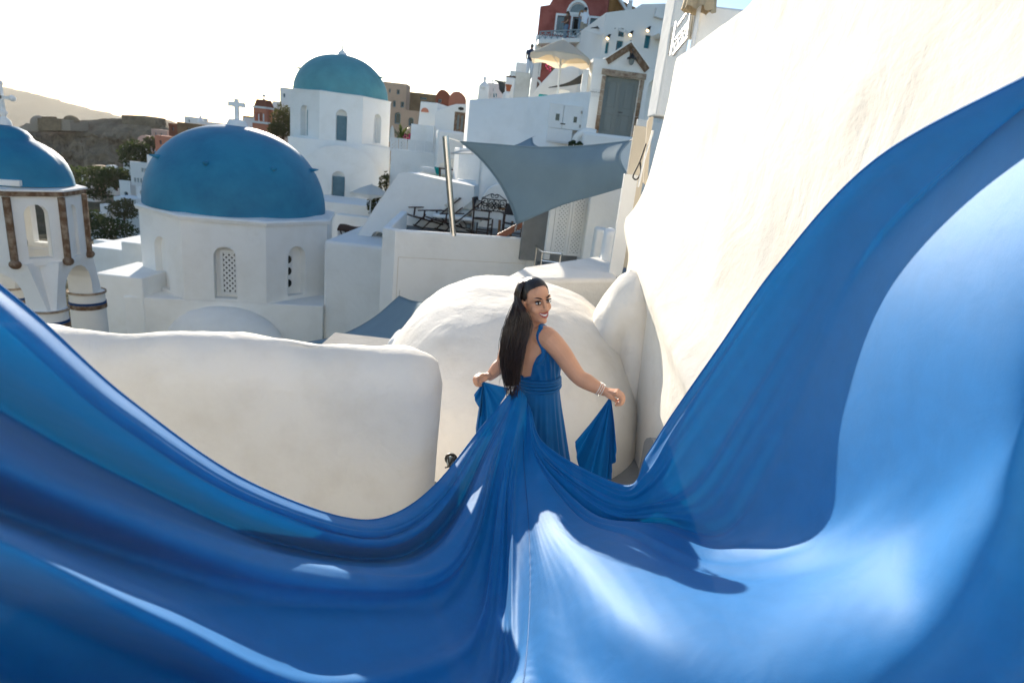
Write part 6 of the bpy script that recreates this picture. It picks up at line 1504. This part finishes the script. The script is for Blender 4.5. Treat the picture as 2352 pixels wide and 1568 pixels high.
# ---- dress
sw0 = .225
def skirt_pt(v, th):
    a = torso(sw0, th, .008); c = (torso(sw0, 0) + torso(sw0, PI)) / 2
    bot = Vector((c.x + .10, c.y + .02, .02)); d = (a - c); flare = 1 + 1.9 * v ** 1.15
    ple = 1 + (.05 + .06 * v) * (math.sin(th * 15 + 1.2 * math.sin(th * 3)) * .6 + .4 * math.sin(th * 29 + 2)) * min(1, v * 5 + .15)
    p = c.lerp(bot, v) + Vector((d.x, d.y, 0)) * flare * ple + Vector((0, 0, d.z * (1 - v))); return p
P = [[skirt_pt(i / 40, 2 * PI * j / 180) for j in range(180)] for i in range(41)]
dr = MB().grid(P, True).build('dress', 'satin_bodice', pn, smooth=180)
def stop_(th):      # height the bodice reaches at each angle round the torso
    d = math.degrees(th) % 360
    return float(np.interp(d, [0, 25, 60, 120, 155, 180, 205, 240, 270, 290, 305, 320, 340, 360], [.50, .53, .62, .62, .53, .50, .44, .33, .31, .34, .50, .60, .52, .50]))
P = []
for i in range(29):
    v = i / 28; P.append([torso(sw0 + (stop_(2 * PI * j / 144) - sw0) * v, 2 * PI * j / 144, .007 + .004 * math.sin(9 * v + 6 * math.sin(2 * PI * j / 144 * 2)) * math.sin(PI * v) + .003 * math.sin(j * 1.1 + v * 8)) for j in range(144)])
bd = MB().grid(P, True).build('bodice', 'satin_bodice', dr, smooth=180); bd.modifiers.new('s', 'SOLIDIFY').thickness = .003
for k in range(4):
    s0 = sw0 + .006 + .018 * k
    MB().tube([torso(s0 + .022 * math.sin(a + .5 * k), a, .012) for a in [2 * PI * i / 60 for i in range(60)]], .0095, 7, closed=True).build('waist_sash', 'satin_bodice', dr, smooth=180)
def strap(pts, r0):
    mb = MB(); c = catmull(pts, 30); P = []
    for i, p in enumerate(c):
        d = (c[min(30, i + 1)] - c[max(0, i - 1)]).normalized(); o = (p - ctr[50]); o = (o - d * o.dot(d)).normalized(); s_ = d.cross(o)
        P.append([p + s_ * (r0[0] * math.cos(a) * (1 + .25 * math.sin(i * .9))) + o * (r0[1] * math.sin(a) + .004 * math.sin(3 * a + i * .8)) for a in [2 * PI * j / 14 for j in range(14)]])
    return mb.grid(P, True)
for pts in ([torso(.44, math.radians(312), .008), torso(.56, math.radians(318), .012), at(1240, 768, 2.79), at(1244, 757, 2.80) + Vector((0, .01, .006)), at(1254, 757, 2.88) + Vector((0, 0, .008)), torso(.66, math.radians(40), .016), torso(.56, math.radians(50), .012)],
            [torso(.34, math.radians(245), .008), torso(.5, math.radians(228), .014), torso(.68, math.radians(205), .024), torso(.72, math.radians(180), .01), torso(.66, math.radians(140), .016), torso(.56, math.radians(130), .012)]):
    strap(pts, (.017, .009)).build('strap', 'satin_bodice', dr, smooth=180)
def fan(apex, ends, folds, amp, seed=0, nr=34, na=120):
    E2 = catmull(ends, na); P = []
    for i in range(nr + 1):
        t = i / nr; row = []
        for j in range(na + 1):
            p = apex.lerp(E2[j], t); u = j / na
            w_ = amp * math.sin(min(1, t * 1.5) * PI / 2) * (math.sin(u * folds * 2 * PI + seed) + .5 * math.sin(u * folds * 4.6 * PI + 2 * seed))
            p = p + Vector((w_ * .3, -w_, 0)); p.z -= .03 * t * t * math.sin(PI * u); row.append(p)
        P.append(row)
    return MB().grid(P)
fan(at(1403, 908, 2.685), [at(1318, 1010, 2.84), at(1328, 1050, 2.82), at(1342, 1100, 2.78), at(1368, 1112, 2.74), at(1394, 1112, 2.70), at(1400, 1092, 2.68), at(1407, 1076, 2.67), at(1413, 1050, 2.67), at(1415, 1010, 2.67)], 4.5, .014, 1).build('held_cloth', 'satin_bodice', dr, smooth=180)
fan(at(1110, 876, 2.95), [at(1168, 890, 2.92), at(1150, 930, 2.92), at(1128, 985, 2.91), at(1108, 995, 2.91), at(1094, 985, 2.92), at(1099, 955, 2.93), at(1106, 938, 2.93), at(1093, 918, 2.94), at(1088, 905, 2.94)], 4, .012, 2).build('held_cloth', 'satin_bodice', dr, smooth=180)

# train: streamlines from the waist outwards (left rim ... centre seam ... right rim)
TR_ = [   # third value: depth, or height when negative
 [(1188,884,2.80),(1105,982,2.58),(1005,1107,2.26),(905,1180,1.98),(790,1188,1.76),(560,1100,1.47),(300,920,1.22),(60,705,1.05),(-200,500,.95)],
 [(1189,886,2.79),(1110,992,2.55),(1018,1125,2.20),(920,1203,1.92),(800,1214,1.70),(565,1135,1.41),(300,965,1.15),(50,765,.99),(-220,560,.90)],
 [(1190,888,2.79),(1116,1004,2.54),(1035,1145,2.19),(940,1232,1.92),(815,1248,1.71),(575,1185,1.45),(290,1025,1.19),(20,840,1.03),(-250,650,.93)],
 [(1192,890,2.79),(1122,1018,2.54),(1052,1165,2.26),(965,1258,2.04),(840,1285,1.86),(590,1235,1.62),(270,1090,1.36),(-20,930,1.18),(-280,760,1.05)],
 [(1194,893,2.78),(1130,1035,-.97),(1075,1190,-.88),(1000,1290,-.87),(880,1325,-.94),(610,1290,1.33),(260,1170,1.07),(-60,1030,.90),(-300,900,.80)],
 [(1197,896,2.78),(1140,1060,-.94),(1100,1230,-.82),(1045,1345,-.80),(940,1395,-.86),(640,1385,1.30),(250,1270,1.10),(-100,1140,.94),(-320,1050,.84)],
 [(1200,900,2.78),(1152,1090,-.92),(1125,1280,-.80),(1090,1420,-.79),(1010,1500,-.84),(720,1560,1.12),(380,1425,.88),(20,1250,.74),(-250,1150,.66)],
 [(1203,905,2.78),(1165,1100,-.92),(1150,1300,-.81),(1130,1460,-.79),(1080,1590,-.83),(780,1690,-.94),(360,1540,.97),(-20,1380,.86),(-300,1300,.78)],
 [(1206,908,2.78),(1182,1080,-.93),(1180,1290,-.84),(1177,1440,-.83),(1160,1570,-.87),(980,1750,-.97),(400,1720,-1.08),(-50,1560,.72),(-400,1500,.64)],
 [(1209,912,2.78),(1203,1040,-.96),(1215,1200,-.90),(1220,1330,-.90),(1217,1450,-.92),(1207,1568,-.96),(1190,1720,-1.02),(1150,1900,-1.12),(1080,2200,-1.25)],
 [(1210,915,2.78),(1212,1042,-.965),(1240,1205,-.93),(1272,1350,-1.02),(1310,1490,-1.10),(1380,1660,-1.16),(1560,1860,-1.2),(1900,2050,-1.22),(2300,2200,-1.40)],
 [(1210,918,2.78),(1218,1045,-.97),(1275,1195,-.96),(1350,1310,-1.12),(1470,1440,-1.26),(1680,1570,-1.33),(1950,1640,-1.38),(2250,1620,-1.42),(2600,1550,-1.6)],
 [(1211,920,2.77),(1224,1045,-.975),(1310,1185,-.97),(1425,1255,-1.11),(1590,1350,-1.25),(1820,1380,-1.36),(2080,1300,-1.53),(2330,1160,-1.78),(2650,950,-1.95)],
 [(1211,922,2.77),(1230,1045,-.98),(1342,1180,-.965),(1475,1215,-1.05),(1640,1275,-1.13),(1840,1230,-1.30),(2050,1070,-1.67),(2270,850,-1.99),(2550,600,.90)],
 [(1212,924,2.76),(1236,1044,-.985),(1370,1180,-.95),(1520,1200,-1.00),(1660,1228,-1.08),(1770,1100,1.80),(1880,880,1.72),(2030,600,1.56),(2420,205,1.20)],
 [(1213,926,2.76),(1241,1040,-.99),(1385,1165,-.97),(1510,1170,-1.04),(1620,1145,-1.13),(1730,980,1.94),(1860,770,1.82),(2025,520,1.58),(2440,175,1.18)],
 [(1214,928,2.76),(1245,1036,-1.0),(1400,1148,-.99),(1500,1140,-1.07),(1590,1060,2.06),(1700,900,2.02),(1840,690,1.87),(2022,455,1.58),(2460,152,1.15)],
 [(1215,929,2.75),(1249,1030,-1.0),(1415,1132,-1.01),(1490,1100,-1.12),(1560,985,2.14),(1670,820,2.08),(1810,625,1.90),(2015,405,1.58),(2480,132,1.11)],
 [(1216,930,2.75),(1253,1022,-1.01),(1435,1117,-1.03),(1490,1045,2.20),(1545,955,2.20),(1650,800,2.10),(1780,615,1.90),(2000,375,1.56),(2480,112,1.08)],
]
def tp3(p): return at(*p) if p[2] > 0 else atz(p[0], p[1], -p[2])
NV, NU = 212, 330
G = np.array([[list(tp3(p)) for p in line] for line in TR_])           # lines x stations x 3
def cr_np(A, n):                                                       # Catmull-Rom along axis 0
    A = np.concatenate([[2 * A[0] - A[1]], A, [2 * A[-1] - A[-2]]]); m_ = len(A) - 3
    t = np.linspace(0, m_, n); k = np.minimum(t.astype(int), m_ - 1); f_ = (t - k).reshape(-1, *([1] * (A.ndim - 1)))
    a, b, c, d = A[k], A[k + 1], A[k + 2], A[k + 3]
    return .5 * (2 * b + (c - a) * f_ + (2 * a - 5 * b + 4 * c - d) * f_ ** 2 + (3 * b - a - 3 * c + d) * f_ ** 3)
G = np.concatenate([G, G[:, -1:] + .9 * (G[:, -1:] - G[:, -2:-1])], axis=1)   # runs on past the frame
G = cr_np(G.transpose(1, 0, 2), NV)          # stations first
G = cr_np(G.transpose(1, 0, 2), NU)          # NU x NV x 3
dU = np.gradient(G, axis=0); dV = np.gradient(G, axis=1); Nn = np.cross(dU, dV); Nn /= np.linalg.norm(Nn, axis=2, keepdims=True) + 1e-9
uu = np.linspace(0, 1, NU)[:, None]; vv = np.linspace(0, 1, NV)[None, :]
g = np.random.default_rng(5); disp = np.zeros((NU, NV))
def sm(a, b, x): t = np.clip((x - a) / (b - a), 0, 1); return t * t * (3 - 2 * t)
for k in range(16):       # long soft folds on the left wing and round the gather
    c = g.uniform(.04, .44); dr_ = g.uniform(-.05, .05); w_ = g.uniform(.008, .02); a = g.uniform(.006, .016) * g.choice([-1, 1])
    disp += a * np.exp(-((uu - c - dr_ * vv) / w_) ** 2) * sm(.03, .22, vv) * (1 - sm(.40, .80, vv))
for k in range(22):       # crisp creases running from the waist over the left wing
    c = g.uniform(.03, .46); w_ = g.uniform(.0035, .008); a = g.uniform(.003, .009) * g.choice([-1, 1]); e0 = g.uniform(.02, .1); e1 = g.uniform(.30, .55)
    disp += a * np.exp(-np.abs((uu - c - g.uniform(-.06, .06) * vv - .01 * np.sin(vv * 9 + k)) / w_) ** 1.5) * sm(e0, e0 + .1, vv) * (1 - sm(e1, e1 + .25, vv))
for k in range(20):       # tight folds on the right wing near the pinch
    c = g.uniform(.70, .99); w_ = g.uniform(.005, .014); a = g.uniform(.004, .012) * g.choice([-1, 1])
    disp += a * np.exp(-((uu - c - g.uniform(-.03, .03) * vv) / w_) ** 2) * sm(.05, .18, vv) * (1 - sm(.30, .75, vv))
for k in range(7):        # broad waves on the open right half
    c = g.uniform(.52, .78); w_ = g.uniform(.03, .05); a = g.uniform(.006, .014) * g.choice([-1, 1]); dr_ = g.uniform(-.10, .10)
    disp += a * np.exp(-((uu - c - dr_ * (vv - .4)) / w_) ** 2) * sm(.25, .5, vv)
pk_ = np.sin(vv * 300 + 3 * np.sin(vv * 37)) * (.5 + .5 * np.sin(vv * 23 + 1)) ** 2
disp += .0013 * np.exp(-((uu - .5) / .008) ** 2) * pk_ * sm(.12, .2, vv)                       # puckers along the seam
disp += .00035 * np.sin(uu * 420 + 9 * np.sin(vv * 14)) * np.sin(vv * 60 + 5 * np.sin(uu * 40)) ** 2 * sm(.12, .3, vv) * (1 - sm(.55, .8, vv))
Gd = G + Nn * disp[:, :, None]
idx = np.arange(NU * NV).reshape(NU, NV)
me = bpy.data.meshes.new('train'); off = OFF[pn.name]
me.from_pydata([tuple(p) for p in (Gd.reshape(-1, 3) - np.array(off))], [], [tuple(int(x) for x in q) for q in np.stack([idx[:-1, :-1], idx[1:, :-1], idx[1:, 1:], idx[:-1, 1:]], -1).reshape(-1, 4)])
for p in me.polygons: p.use_smooth = True
me.materials.append(M['satin']); tr = bpy.data.objects.new('train', me); COL.objects.link(tr); tr.parent = dr
ci = int(round(9 / 18 * (NU - 1)))
MB().tube([Vector(p) for p in Gd[ci, 18:]], .0024, 5).build('seam', 'satin_bodice', dr, smooth=180)
for e in (0, NU - 1): MB().tube([Vector(p) for p in Gd[e, 4:]], .003, 5).build('hem', 'satin', dr, smooth=180)

# ------------------------------------------------------------------ haze over the bay
hz = MB().box((0, 5000, -35), (16000, 13000, 230))
hz = hz.build('haze', 'stucco'); hz.data.materials.clear()
mh = bpy.data.materials.new('haze_air'); mh.use_nodes = True; N = mh.node_tree.nodes; N.remove(N['Principled BSDF'])
pv = N.new('ShaderNodeVolumePrincipled'); pv.inputs['Color'].default_value = (1, .96, .88, 1); pv.inputs['Density'].default_value = .0001; pv.inputs['Anisotropy'].default_value = .35
mh.node_tree.links.new(pv.outputs[0], N['Material Output'].inputs['Volume']); hz.data.materials.append(mh)
setp(hz, 'pale sea haze hanging over the bay', kind='stuff')
